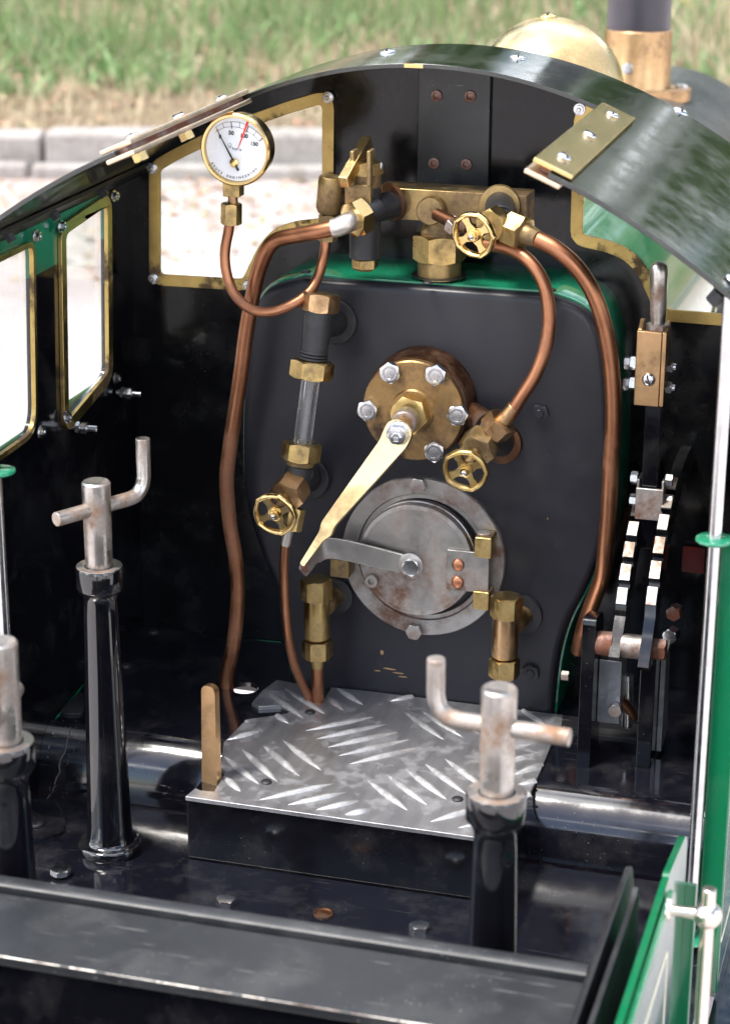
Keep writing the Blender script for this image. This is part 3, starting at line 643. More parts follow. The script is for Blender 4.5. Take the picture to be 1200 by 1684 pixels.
MB().sheet(roundpoly([(-5.4, -1.2), (-1.2, -4.1), (1.2, -4.1), (5.4, -1.2), (5.4, 1.2), (1.2, 4.1), (-1.2, 4.1), (-5.4, 1.2)], .9, 4), [], (XC, CY, cb-.7), X_, Y_, Z_, 1.15).build('chimney_base', M['bronze'], ch, bevel=.2)
for dx in (-4.5, 4.5): bolt((XC+dx, CY, cb+.4), Z_, .5, .45, M['steel'], ch, 'bolt')
q = at(1033, 112, Y=CY-3.3); bolt(q, V(-.1, -1, 0), .5, .5, M['steel'], ch, 'bolt')
# running plates and frames so that nothing hangs in the air
MB().box((WL-.6, FY+.35, .4), (WR+.6, 104, .8)).build('running_plate', M['black'], loco)
for x in (-9.5, 8.2): MB().box((x, -60, -22), (x+.8, 102, -.3)).build('frame_plate', M['redframe'], loco)
for y in (-48., -28., 28., 62.):
    e = empty('wheelset', (XC, y, -27), loco)
    for x in (-8.6, 6.6):
        MB().lathe((x, y, -26.5), X_, [(0, 10.2), (.5, 10.4), (.6, 9.2), (1.8, 9), (1.8, 7.6), (1.3, 7.2), (1.3, 2.2), (1.9, 2), (1.9, .1)], 48).build('wheel', M['redframe'], e)
    MB().cyl((-8, y, -26.5), (7, y, -26.5), 1).build('axle', M['steel'], e)
for x in (-8.9, 7.3): MB().box((x, -300, GZ+.6), (x+1.2, 400, GZ+2.2)).build('rail', M['rust'], None).__setitem__('kind', 'structure')

# --- tread box
def xy(px, py, Z=5.0): q = at(px, py, Z=Z); return (q.x, q.y)
BX0, BX1, BY = -10.6, 9.9, -18.6
tb = MB().box((BX0+.1, BY+.1, LZ+.03), (BX1-.1, -.2, UZ-.02)).build('tread_box', M['black'], loco, 'gloss black box under the tread plate', bevel=.06)
PZ = 5.05
tp = [xy(305, 1311), (9.9, -18.75), (9.85, -9), (9.7, -3.4), (7.6, -3.3), (7.6, -2.4), (9.9, -2.3), (9.6, -.15), (-4.6, -.12), xy(545, 1131), xy(532, 1153), xy(520, 1158), xy(503, 1152), xy(494, 1126), xy(455, 1119), xy(430, 1138), xy(414, 1157), xy(425, 1163), xy(462, 1161), xy(478, 1167), xy(473, 1174), xy(448, 1178), xy(405, 1184), xy(368, 1222), xy(363, 1262), xy(371, 1270), xy(352, 1303), xy(330, 1301), xy(322, 1297)]
plate = MB().sheet(tp, [], (0, 0, PZ-.28), X_, Y_, Z_, .28).build('tread_plate', M['alu'], loco, 'aluminium tread plate with raised bars on the tread box', bevel=.03)
from mathutils import Vector as _V
def inpoly(x, y, P):
    c = False
    for i in range(len(P)):
        (x1, y1), (x2, y2) = P[i-1], P[i]
        if (y1 > y) != (y2 > y) and x < (x2-x1)*(y-y1)/(y2-y1)+x1: c = not c
    return c
ribs = MB()
def rib(p0, p1, w_=.30, h_=.2):
    p0, p1 = _V((p0[0], p0[1])), _V((p1[0], p1[1])); d = p1-p0; L_ = d.length; d /= L_; n_ = _V((-d.y, d.x)); rings = []
    t0, t1 = 0, 1
    while t0 < 1 and not inpoly(*(p0+d*L_*t0), tp): t0 += .04
    while t1 > 0 and not inpoly(*(p0+d*L_*t1), tp): t1 -= .04
    if t1-t0 < .12: return
    for k_ in range(11):
        t = t0+(t1-t0)*k_/10; f_ = max(.02, math.sin(math.pi*min(max(t, .0), 1)))**.75; c = p0+d*L_*t
        rings.append([V(*(c+n_*w_*f_*s_), PZ-.02+h_*f_*zz) for s_, zz in ((-1, 0), (-.62, .72), (-.15, 1), (.35, .9), (.75, .5), (1, 0))])
    ribs.ring(rings)
G = [[(335, 1270, 365, 1340)]]
grp = [ # measured on the plate: first bar start/end, last bar start/end, number
 ((500, 1202, 618, 1178), (572, 1257, 695, 1228), 5),
 ((398, 1232, 458, 1287), (465, 1217, 530, 1268), 3),
 ((368, 1243, 428, 1291), (368, 1243, 428, 1291), 1),
 ((424, 1316, 550, 1288), (566, 1340, 612, 1331), 4),
 ((602, 1281, 672, 1334), (730, 1247, 800, 1298), 5),
 ((664, 1170, 732, 1218), (722, 1168, 790, 1207), 3),
 ((365, 1190, 412, 1186), (372, 1217, 432, 1201), 2),
 ((705, 1352, 800, 1325), (750, 1362, 870, 1335), 2),
 ((640, 1153, 690, 1143), (640, 1153, 690, 1143), 1),
 ((535, 1143, 565, 1168), (551, 1130, 598, 1160), 2),
 ((440, 1138, 500, 1182), (468, 1132, 536, 1175), 2),
 ((848, 1160, 906, 1200), (800, 1165, 862, 1212), 2),
 ((790, 1240, 872, 1224), (842, 1275, 900, 1254), 3),
 ((845, 1292, 905, 1278), (850, 1312, 890, 1300), 2),
 ((450, 1172, 475, 1190), (450, 1172, 475, 1190), 1),
 ((368, 1276, 396, 1302), (368, 1276, 396, 1302), 1),
]
for a, b, n_ in grp:
    for i in range(n_):
        t = 0 if n_ == 1 else i/(n_-1); q = [a[j]+(b[j]-a[j])*t for j in range(4)]
        rib(xy(q[0], q[1], PZ), xy(q[2], q[3], PZ))
ribs.build('raised_bars', M['alu_rib'], plate, ang=60)
for (x, y) in [(438, 1287), (510, 1172), (752, 1315)]: roundscrew(at(x, y, Z=PZ), Z_, .36, M['black_fit'], plate)
# brass strap standing in the notch
q0 = at(350, 1292, Z=4.8); bt = at(346, 1136, Y=q0.y); u_ = V(math.cos(.55), math.sin(.55), 0)
sh = roundpoly([(-.62, 0), (.62, 0), (.55, bt.z-2.6), (-.45, bt.z-2.6)], [0, 0, .5, .5], 5)
MB().sheet(sh, [], q0-Z_*2+V(-.3, .2, 0), V(.92, -.25, 0).normalized(), Z_, V(.25, .92, 0).normalized(), .5).build('brass_lever', M['bronze'], loco, 'upright flat brass lever with a rounded top at the left corner of the tread plate', bevel=.06)

# ================================================================== FITTINGS
def px2cm(px, p): return px*(Vector(p)-CC).dot(FW)/FPX
# --- manifold block
ty = .9
tl, tr_, br_ = at(621, 305, Y=ty), at(866, 325, Y=ty), at(864, 374, Y=ty)
mf = empty('steam_manifold', (1, 2, 38), loco, 'long brass manifold block across the top of the boiler')
MB().box((tl.x, ty, br_.z), (tr_.x, ty+2.4, (tl.z+tr_.z)/2)).build('block', M['brass_dark'], mf, bevel=.05)
sx = at(722, 440, Y=2.1).x; sy = 2.1
MB().lathe((sx, sy, 34.0), Z_, [(0, 1.42), (1.1, 1.42), (1.12, 1.3), (3.0, 1.3), (3.05, 1.35), (3.5, 1.12), (4.2, 1.02), (4.6, 1.0)], 36).build('stem', M['brass_dark'], mf)
MB().hexa((sx, sy, 35.1), Z_, 1.5, 1.75, .35).build('nut', M['brass'], mf)
MB().lathe((sx, sy, 34.14), Z_, [(0, 1.8), (.03, 1.8)], 30).build('stem_hole', M['ink'], mf)
p = at(706, 348, Y=ty-1.0); MB().lathe(p+Y_*1.6, -Y_, [(0, .86), (1.5, .9), (1.62, .82)], 30).build('plug', M['brass_dark'], mf)
# --- generic wheel valve pieces
def handwheel(c, ax, r, parent, lab=None, mat='brass_clean'):
    c = Vector(c); ax = Vector(ax).normalized(); u, v = perp(ax); e = empty('handwheel', c, parent, lab)
    m = MB(); N_ = 60; rings = []
    for i in range(N_):
        a = 2*math.pi*i/N_; rr = r*(1+.035*math.cos(5*a)**9*3 if False else 1+.05*max(0, math.cos(5*a))**6); d = u*math.cos(a)+v*math.sin(a)
        rings.append([c+d*(rr-.17+.18*math.cos(b))+ax*.27*math.sin(b) for b in (2*math.pi*k/10 for k in range(10))])
    o = len(m.v); vs = [p for q in rings for p in q]; fs = []
    for i in range(N_):
        for k in range(10): fs.append((i*10+k, i*10+(k+1) % 10, ((i+1) % N_)*10+(k+1) % 10, ((i+1) % N_)*10+k))
    m.add(vs, fs)
    sp = MB()
    for i in range(4):
        a = math.pi/2*i+.5; d = u*math.cos(a)+v*math.sin(a); s_ = ax.cross(d)
        sp.ring([[c+d*t+s_*(w_*cx)+ax*(.1*cz-.06) for cx, cz in ((-1, -1), (1, -1), (1, 1), (-1, 1))] for t, w_ in ((r*.18, .34), (r*.5, .19), (r*.88, .32))])
    m.add(sp.v, sp.f); m.lathe(c-ax*.25, ax, [(0, r*.3), (.4, r*.3), (.42, r*.26)], 24)
    m.build('rim', M[mat], e, ang=50)
    h_ = MB(); h_.hexa(c+ax*.16, ax, r*.2, .22, .3); h_.build('nut', M['brass_clean'], e)
    MB().lathe(c+ax*.38, ax, [(0, r*.11), (.1, r*.11), (.14, r*.07)], 16).build('spindle_end', M['steel'], e)
    return e
def axis(a, b): return (Vector(b)-Vector(a)).normalized()
# --- left black valve with brass lever on the manifold
lv = empty('lever_valve', (-4.5, -1, 38), loco, 'black bodied valve with a brass lever at the left end of the manifold')
vy = -1.2
vb0 = at(600, 425, Y=vy); vt0 = at(601, 306, Y=vy)
MB().lathe(vb0, Z_, [(0, .85), (.1, 1.0), (vt0.z-vb0.z, 1.0)], 32).build('body', M['black_fit'], lv)
MB().lathe(vb0-Z_*.75, Z_, [(0, .6), (.18, .86), (.75, .88)], 6, ).build('bottom_cap', M['brass'], lv, ang=20, bevel=.06)
pc = at(600, 348, Y=vy); MB().cyl(pc, V(tl.x+1.2, ty, pc.z+.2), .88).build('arm', M['black_fit'], lv)
q = V(tl.x+1.0, ty, pc.z+.3); MB().lathe(q, axis(pc, q)*-1, [(0, 1.25), (.25, 1.2), (.3, .9)], 28).build('flange', M['boss'], lv)
MB().lathe(vt0, Z_, [(0, .98), (1.4, .98), (1.45, .6)], 30).build('bonnet', M['brass_dark'], lv)
MB().hexa(vt0+Z_*.75, Z_, .98, .8, .2).build('bonnet_nut', M['brass'], lv)
fk = at(603, 285, Y=vy-.9)
fm = MB(); fm.obox(at(590, 322, Y=vy-1.0), X_, Y_, Z_, .85, .28, .75)
for s_ in (-.62, .62): fm.obox(at(596+s_*22, 275, Y=vy-.9), X_, Y_, Z_, .14, .55, 1.1)
fm.build('fork', M['brass_dark'], lv, bevel=.08)
la, lb = at(566, 299, Y=vy-2.6), at(603, 234, Y=vy+.9)
d = axis(la, lb); MB().obox((la+lb)/2, d, d.cross(Z_), d.cross(d.cross(Z_)), (lb-la).length/2+.1, .33, .42).build('lever', M['brass_clean'], lv, 'brass hand lever tilted up over the black valve', bevel=.07)
for x_ in (.78, -.78): roundscrew(at(607, 272, Y=vy-.6)+X_*x_*1.0, X_*x_, .32, M['steel'], lv, 'pin_head')
un = at(584, 360, Y=-3.0); ub = at(597, 350, Y=vy-.4); ax_ = V(-.55, -.8, -.25).normalized()
MB().hexa(un+ax_*.25, -ax_, 1.08, .95, .2).build('union_nut', M['brass_clean'], lv)
MB().cyl(un-ax_*.6, un-ax_*1.9, .75).build('union_neck', M['black_fit'], lv)
# thick copper pipe to the floor
tp_ = [un+ax_*.2, at(566, 370, Y=-4.2), at(530, 379, Y=-4.4), at(487, 387, Y=-4.0), at(455, 395, Y=-3.6), at(437, 416, Y=-3.3), at(421, 462, Y=-3.0), at(406, 540, Y=-2.8), at(394, 630, Y=-2.6), at(379, 730, Y=-2.4), at(373, 790, Y=-2.2), at(378, 860, Y=-2.0), at(389, 930, Y=-1.8), at(391, 990, Y=-1.7), at(384, 1060, Y=-1.6), at(372, 1130, Y=-1.6), V(-12.75, -1.7, 2)]
MB().tube(tp_, .50, 18).build('steam_pipe', M['copper'], loco, 'thick copper pipe running down the left of the backhead into the floor hole')
MB().tube([un+ax_*.1, at(572, 366, Y=-4.1), at(556, 373, Y=-4.35), at(546, 375, Y=-4.4)], lambda t: .66-.08*t, 18).build('solder_joint', M['solder'], lv)
# --- dark fitting and syphon behind
sf = empty('gauge_union', (-7, -2, 38), loco, 'dark brass union left of the black valve feeding the gauge pipe')
a_, b_ = at(541, 350, Y=-1.6), at(545, 292, Y=-1.6)
MB().lathe(a_, axis(a_, b_), [(0, .7), (.3, .85), (2.2, .82), (2.35, .75)], 28).build('body', M['brass_dark'], sf)
MB().cyl(at(545, 322, Y=-1.6), at(590, 335, Y=-.8), .5).build('arm', M['boss'], sf)
c_ = at(538, 396, Y=-1.7); MB().hexa(c_, axis(c_, a_), .56, (a_-c_).length-.1, .3).build('nut', M['brass_dark'], sf)
sp_ = [at(536, 392, Y=-1.7), at(534, 412, Y=-1.8), at(528, 440, Y=-2.3), at(512, 476, Y=-3.2), at(482, 500, Y=-4.1), at(445, 513, Y=-4.5), at(412, 508, Y=-4.5), at(386, 484, Y=-4.4), at(373, 450, Y=-4.3), at(370, 415, Y=-4.2), at(376, 380, Y=-4.1), at(377, 368, Y=-4.1)]
MB().tube(sp_, .33, 14).build('syphon_pipe', M['copper'], loco, 'thin copper pipe looping down from the pressure gauge')
# --- pressure gauge
gy = -4.6
gc = at(388, 246, Y=gy); GR = 2.28
pg = empty('pressure_gauge', gc, loco, 'round brass rimmed pressure gauge with a white dial and a red mark')
gn = V(-.02, -1, -.02).normalized(); gu = V(1, -.02, 0).normalized(); gv = gu.cross(gn)*-1
if gv.z < 0: gv = -gv
G_ = lambda x, z, o=0.: gc+gu*x+gv*z+gn*o
MB().lathe(G_(0, 0, -1.35), gn, [(0, GR*.86), (.15, GR*.94), (1.1, GR*.95), (1.1, GR), (1.35, GR*1.01), (1.5, GR), (1.6, GR*.96), (1.58, GR*.90), (1.3, GR*.875), (1.3, .1)], 72, True, True).build('case', M['brass_clean'], pg, ang=30)
MB().lathe(G_(0, 0, -.06), gn, [(0, GR*.87), (.04, GR*.87)], 64).build('dial', M['white'], pg, 'white gauge dial marked 0 50 100 150')
def dial(px, py): return ((px-487)/7.32/24.6*1.0, -(py-565)/7.32/24.9)
def strip(mb, P, w_, o=.0, h_=.012):
    P = [_V(p) for p in P]
    for a, b in zip(P[:-1], P[1:]):
        d = (b-a); 
        if d.length < 1e-5: continue
        d.normalize(); n_ = _V((-d.y, d.x))*w_/2; q = [a-n_-d*w_*.2, b-n_+d*w_*.2, b+n_+d*w_*.2, a+n_-d*w_*.2]
        mb.ring([[G_(p.x, p.y, o) for p in q], [G_(p.x, p.y, o+h_) for p in q]])
sc_ = MB()
o1 = [dial(*p) for p in [(250, 326), (335, 275), (437, 252), (540, 255), (645, 290), (735, 345), (812, 412)]]
i1 = [dial(*p) for p in [(285, 358), (352, 325), (445, 308), (538, 314), (622, 345), (700, 390), (765, 455)]]
sm = lambda P: [(q.x, q.y) for q in smoothpath([V(p[0], p[1], 0) for p in P], 6)]
strip(sc_, sm(o1), .022); strip(sc_, sm(i1), .022)
for k_, (p, q) in enumerate(zip(o1, i1)):
    w_ = .05 if k_ in (2, 4, 6) else .022
    if k_ in (2, 4): q = tuple(_V(q)+(_V(q)-_V(p))*.35)
    strip(sc_, [p, q], w_)
sc_.build('scale', M['ink'], pg)
def text(s_, x, z, size, rot, mat, parent, name='lettering', ext=.006, bold=0., ax3=None, o=.0, spacing=1.):
    cu = bpy.data.curves.new(name, 'FONT'); cu.body = s_; cu.size = size; cu.align_x = 'CENTER'; cu.align_y = 'CENTER'; cu.extrude = ext; cu.offset = bold; cu.space_character = spacing; cu.resolution_u = 3
    to = bpy.data.objects.new(name, cu); col.objects.link(to); dg = bpy.context.evaluated_depsgraph_get(); me = bpy.data.meshes.new_from_object(to.evaluated_get(dg))
    bpy.data.objects.remove(to); ca, sa = math.cos(rot), math.sin(rot); F_ = ax3 or G_
    vs = [F_(x+v.co.x*ca-v.co.y*sa, z+v.co.x*sa+v.co.y*ca, o+.008+v.co.z) for v in me.vertices]
    m_ = MB(); m_.add(vs, [tuple(p.vertices) for p in me.polygons]); return m_
for s_, (x, y), sz in (('0', (303, 430), .34), ('50', (436, 380), .36), ('100', (588, 405), .36), ('150', (705, 488), .36)):
    text(s_, *dial(x, y), sz, -.08, None, None, bold=.012).build('numeral', M['ink'], pg, flat=True)
text('k\u00b7pi\u00b7 o\u00b7', *dial(505, 560), .24, -.1, None, None).build('dial_mark', M['ink'], pg, flat=True)
m_ = MB(); mc = dial(415, 515); ringp = circ(mc[0], mc[1], .10, 16); strip(m_, ringp+ringp[:1], .014); strip(m_, [(mc[0]-.04, mc[1]-.1), (mc[0]-.04, mc[1]-.24)], .02); strip(m_, [(mc[0]+.06, mc[1]-.05), (mc[0]+.06, mc[1]-.2)], .02)
m_.build('dial_mark', M['ink'], pg)
word = 'BRUCE ENGINEERING'; tm = MB(); cx0, cz0 = dial(472, 560); n_ = len(word); ra = 1.80
for i, ch_ in enumerate(word):
    if ch_ == ' ': continue
    a = math.radians(213+(320-213)*i/(n_-1)); m2 = text(ch_, cx0+ra*math.cos(a), cz0+ra*math.sin(a), .21, a+math.pi/2, None, None, bold=.004); tm.add(m2.v, m2.f)
tm.build('maker_name', paint('grey_ink', (.06, .06, .07), .5, 0, wav=0), pg, flat=True)
rm = MB(); p0, p1 = _V(dial(648, 212)), _V(dial(512, 560)); d = (p1-p0).normalized(); n2 = _V((-d.y, d.x))
rm.ring([[G_(*(p0+n2*w_), o) for w_, o in ((-.075, .02), (.075, .02), (.075, .04), (-.075, .04))], [G_(*((p0+p1)/2+n2*w_), o) for w_, o in ((-.055, .02), (.055, .02), (.055, .04), (-.055, .04))], [G_(*(p1+n2*w_), o) for w_, o in ((-.012, .02), (.012, .02), (.012, .04), (-.012, .04))]])
rm.build('red_mark', M['red'], pg)
nd = MB(); hub = _V(dial(472, 712)); tip = _V(dial(275, 345)); tail = _V(dial(520, 800)); d = (tip-hub).normalized(); n2 = _V((-d.y, d.x))
nd.ring([[G_(*(c+n2*w_*s_), .12+.02*z_) for s_, z_ in ((-1, 0), (1, 0), (1, 1), (-1, 1))] for c, w_ in ((tail, .085), (hub, .06), (hub+d*.3, .06), (tip, .018))])
nd.build('needle', M['ink'], pg)
MB().lathe(G_(hub.x, hub.y, .0), gn, [(0, .2), (.1, .2), (.1, .28), (.2, .28), (.23, .24)], 28).build('needle_hub', M['brass_clean'], pg)
zp = dial(265, 367); MB().lathe(G_(zp[0], zp[1], .0), gn, [(0, .05), (.14, .05)], 12).build('stop_pin', M['brass_clean'], pg)
gx = at(384, 310, Y=gy+.6)
MB().box((gx.x-.55, gx.y-.5, gc.z-GR-.75), (gx.x+.55, gx.y+.5, gc.z-GR+.3)).build('socket', M['brass'], pg, bevel=.05)
MB().cyl((gx.x-.05, gx.y, gc.z-GR-1.3), (gx.x-.05, gx.y, gc.z-GR-.7), .32).build('thread', M['bronze'], pg)
MB().hexa((gx.x-.15, gx.y-.1, gc.z-GR-2.55), V(.03, 0, 1), .58, 1.35, .3).build('nut', M['brass'], pg)

# --- right wheel valve on the manifold
rv = empty('wheel_valve', (4, -1, 38), loco, 'wheel valve with black elbow at the right end of the manifold')
e0 = at(822, 338, Y=ty); e1 = at(822, 362, Y=-1.6)
MB().cyl(e0, e1, .95).build('body', M['black_fit'], rv)
MB().lathe(e0+Y_*.05, -Y_, [(0, 1.35), (.25, 1.3), (.3, 1.0)], 28).build('flange', M['brass_dark'], rv)
h0 = at(797, 378, Y=-2.6); hw = at(779, 386, Y=-4.6); ax_ = axis(e1, hw)
MB().hexa(e1+ax_*.3, ax_, .95, 1.0).build('bonnet', M['brass'], rv)
MB().cyl(e1+ax_*1.2, hw, .35).build('spindle', M['brass_dark'], rv)
handwheel(hw, axis(e1, hw)*.5+V(-.12, -.5, -.12), 1.48, rv, 'brass handwheel in front of the right end of the manifold')
u1 = at(853, 380, Y=-2.2); u2 = at(880, 392, Y=-2.8)
MB().cyl(e1+Y_*.3, u1, .8).build('neck', M['black_fit'], rv)
ax_ = axis(at(838, 374, Y=-2.0), u2); MB().hexa(at(836, 374, Y=-2.0), ax_, .98, 1.25, .2).build('union_nut', M['brass'], rv)
MB().cyl(at(856, 381, Y=-2.3), at(884, 393, Y=-2.9), .72, .52).build('union_cone', M['brass_dark'], rv)
s1 = at(741, 368, Y=-.9); MB().hexa(s1, axis(at(720, 352, Y=-.4), s1), .55, .7).build('side_nut', M['steel_door'], rv); MB().cyl(at(716, 352, Y=-.3), at(770, 378, Y=-1.8), .4).build('side_neck', M['boss'], rv)
MB().tube([at(884, 393, Y=-2.9), at(915, 410, Y=-3.2), at(948, 440, Y=-3.3), at(975, 483, Y=-3.2), at(994, 540, Y=-3.0), at(1005, 610, Y=-2.8), at(1008, 690, Y=-2.6), at(1004, 760, Y=-2.4), at(1000, 840, Y=-2.2), at(995, 900, Y=-2.0), at(990, 945, Y=-1.6), at(976, 985, Y=-.8), at(960, 1030, Y=.4), at(950, 1070, Y=1.5)], .52, 18).build('injector_pipe', M['copper'], loco, 'copper pipe arching over to the right and down the right edge of the backhead')
MB().tube([at(800, 402, Y=-1.5), at(835, 408, Y=-2.2), at(868, 428, Y=-2.8), at(893, 465, Y=-3.2), at(902, 515, Y=-3.4), at(898, 565, Y=-3.6), at(880, 615, Y=-3.8), at(855, 655, Y=-3.9), at(838, 683, Y=-3.9)], .43, 16).build('blower_pipe', M['copper'], loco, 'copper pipe curving from behind the upper handwheel to the valve beside the flange')

# --- regulator flange
ry = -2.9
rc = at(678, 676, Y=ry); rf_ = empty('regulator', rc, loco, 'round brass regulator flange with silver bolts on the backhead')
FR = 3.32
MB().lathe((rc.x, .1, rc.z), -Y_, [(0, FR+.25), (1.2, FR+.22), (2.3, FR+.08)], 64).build('boss', M['boss'], rf_)
MB().lathe((rc.x, -2.3, rc.z), -Y_, [(0, FR), (.52, FR), (.6, FR-.08)], 64).build('flange', M['flange'], rf_, ang=30)
for i, (x, y) in enumerate([(640, 614), (715, 618), (603, 676), (751, 684), (713, 744), (643, 742)]):
    q = at(x, y, Y=ry-.5); ax_ = -Y_; bolt((q.x, ry, q.z), -Y_, .62, .5, M['steel'], rf_, 'bolt', random.random(), washer=.0, dimple=True)
    def ax3(x_, z_, o, q=q): return V(q.x+x_, ry-.5-o, q.z+z_)
    t_ = text('A2', 0, -.22, .32, random.uniform(-.8, .8)+(3.1 if i in (0, 1) else 0), None, None, ax3=ax3); t_.build('grade_mark', M['steel'], rf_, flat=True)
MB().lathe((rc.x, ry, rc.z), -Y_, [(0, 1.45), (.1, 1.35)], 40).build('gland_seat', M['flange'], rf_)
MB().hexa((rc.x, ry-.05, rc.z), -Y_, 1.12, 1.1, .3).build('gland_nut', M['brass'], rf_)
hb = at(652, 712, Y=-8.2); s0 = V(rc.x, ry-1.0, rc.z); sax = -Y_
hb = V(rc.x-.05, hb.y, hb.z)
sp0 = at(655, 712, Y=-7.6); 
ax_ = axis(s0, sp0); MB().lathe(s0, ax_, [(0, .5), (.6, .5), (.6, .78), (1.8, .80), (1.9, .72)], 30).build('spindle', M['steel_door'], rf_)
SLEN = (sp0-s0).length
MB().lathe(s0+ax_*1.3, ax_, [(0, .55), (SLEN-1.6, .55)], 24).build('spindle_shaft', M['brass_clean'], rf_)
# lever
lvb = empty('regulator_lever', sp0, loco, 'long polished brass regulator lever slanting down to the left')
LYY = sp0.y+.25
lp = [(634, 706), (641, 693), (659, 689), (675, 700), (680, 715), (671, 735), (552, 866), (547, 881), (534, 889), (502, 932), (496, 926), (528, 874), (531, 859), (627, 724)]
def onplane(x, y, p0, n_):
    d_ = FW+RT*((x-600)/FPX)-UP*((y-842)/FPX); return CC+d_*((p0-CC).dot(n_)/d_.dot(n_))
ln_ = V(-.08, -math.cos(R_(19)), math.sin(R_(19))).normalized(); lo_ = V(sp0.x, LYY, sp0.z); lu_ = V(1, 0, 0); lu_ = (lu_-ln_*lu_.dot(ln_)).normalized(); lv_ = lu_.cross(ln_)*-1; lv_ = lv_ if lv_.z > 0 else -lv_
lp3 = [onplane(x, y, lo_, ln_)-lo_ for x, y in lp]
fc = roundpoly([(p.dot(lu_), p.dot(lv_)) for p in lp3], [.3, .4, .4, .4, .4, .3, .3, .25, .25, .1, .1, .25, .25, .3], 4)
MB().sheet(fc, [], lo_, lu_, lv_, ln_, .32).build('arm', M['brass_bright'], lvb, bevel=.06)
q = onplane(500, 931, lo_, ln_); MB().tube([q+V(.15, 0, .25), q+V(-.05, .1, -.1), q+V(-.1, .5, -.45)], .2, 10).build('tip', M['rust'], lvb)
MB().lathe(sp0-ax_*.1, ax_, [(0, .78), (.2, .78), (.22, .7)], 30).build('washer', M['steel'], lvb)
MB().hexa(sp0+ax_*.12, ax_, .55, .5, .5).build('nut', M['steel'], lvb)
MB().lathe(sp0+ax_*.6, ax_, [(0, .34), (.3, .33), (.34, .26), (.34, .16), (.1, .14)], 6).build('stud_end', M['steel'], lvb, ang=20)

# --- firehole ring and door
fy = -.5
f0 = at(694, 917, Y=fy); fd = empty('fire_door', f0, loco, 'round heat-worn steel firehole door with a ring, hinge and latch')
MB().lathe((f0.x, .1, f0.z), -Y_, [(0, 5.62), (.5, 5.62), (.6, 5.54), (.6, 4.5), (.45, 4.42), (.45, 4.15), (.2, 4.05)], 80, True, False).build('ring', M['steel_door'], fd, ang=30)
d0 = at(683, 922, Y=-1.4); MB().lathe((d0.x, -.2, d0.z), -Y_, [(0, 3.95), (.5, 3.95), (.55, 3.85), (.55, 3.88), (1.1, 3.85), (1.25, 3.62), (1.25, .1)], 80).build('door', M['steel_door'], fd, ang=25)
MB().lathe((d0.x, -1.42, d0.z), -Y_, [(0, 3.86), (.0, 3.62), (.06, 3.60), (.03, 3.86)], 80, False, False).build('door_edge', M['steel_door'], fd)
for p in [(688, 797), (682, 1037)]: bolt(at(*p, Y=-.6), -Y_, .5, .4, M['steel_door'], fd, 'bolt', random.random())
MB().lathe(at(675, 930, Y=-2.0), -Y_, [(0, .88), (.14, .88), (.18, .8)], 30).build('washer', M['steel_door'], fd)
bolt(at(677, 930, Y=-2.1), -Y_, .55, .5, M['steel'], fd, 'latch_bolt', .2)
capscrew(at(613, 953, Y=-1.45), -Y_, .46, .45, M['steel_door'], fd, 'cap_screw')
ly = -2.0
arm = [at(x, y, Y=yy) for x, y, yy in [(678, 931, ly), (650, 924, ly), (600, 912, ly-.1), (560, 903, ly-.2), (535, 902, ly-.5), (518, 912, ly-1.1), (505, 930, ly-1.8), (497, 942, ly-2.2)]]
am = MB(); P = smoothpath(arm, 6); rg = []
for i, p in enumerate(P):
    t_ = (P[min(i+1, len(P)-1)]-P[max(i-1, 0)]).normalized(); up_ = V(0, 0, 1); up_ = (up_-t_*up_.dot(t_)).normalized(); sd_ = t_.cross(up_); hh = .62+.12*math.sin(i/len(P)*3) if i < len(P)*.7 else .62-.2*(i/len(P)-.7)/.3
    rg.append([p+up_*hh+sd_*.12, p-up_*hh+sd_*.12, p-up_*hh-sd_*.12, p+up_*hh-sd_*.12])
am.ring(rg).build('latch_arm', M['steel_door'], fd, 'rusty steel latch arm reaching left across the fire door', bevel=.04)
def pbox(x0, y0, x1, y1, ya, yb): a, b = at(x0, y1, Y=ya), at(x1, y0, Y=ya); return MB().box((a.x, min(ya, yb), a.z), (b.x, max(ya, yb), b.z))
pbox(542, 922, 573, 949, -2.1, -.6).build('catch_block', M['brass_dark'], fd, bevel=.1)
pbox(733, 911, 804, 969, -1.75, -1.4).build('hinge_plate', M['steel_door'], fd, bevel=.05)
for p in [(753, 929), (752, 957)]: roundscrew(at(*p, Y=-1.76), -Y_, .42, M['copper_bright'], fd, 'rivet')
pbox(779, 886, 808, 917, -2.2, -.6).build('hinge_block', M['brass'], fd, bevel=.1)
pbox(776, 975, 804, 1002, -2.0, -.6).build('hinge_block', M['brass'], fd, bevel=.1)
pa = at(796, 880, Y=-1.3); MB().cyl((pa.x, -1.3, pa.z-5.2), (pa.x, -1.3, pa.z+.1), .22).build('hinge_pin', M['steel_door'], fd); MB().cyl((pa.x, -1.3, pa.z-.1), (pa.x, -1.3, pa.z+.22), .5).build('pin_head', M['steel_door'], fd)

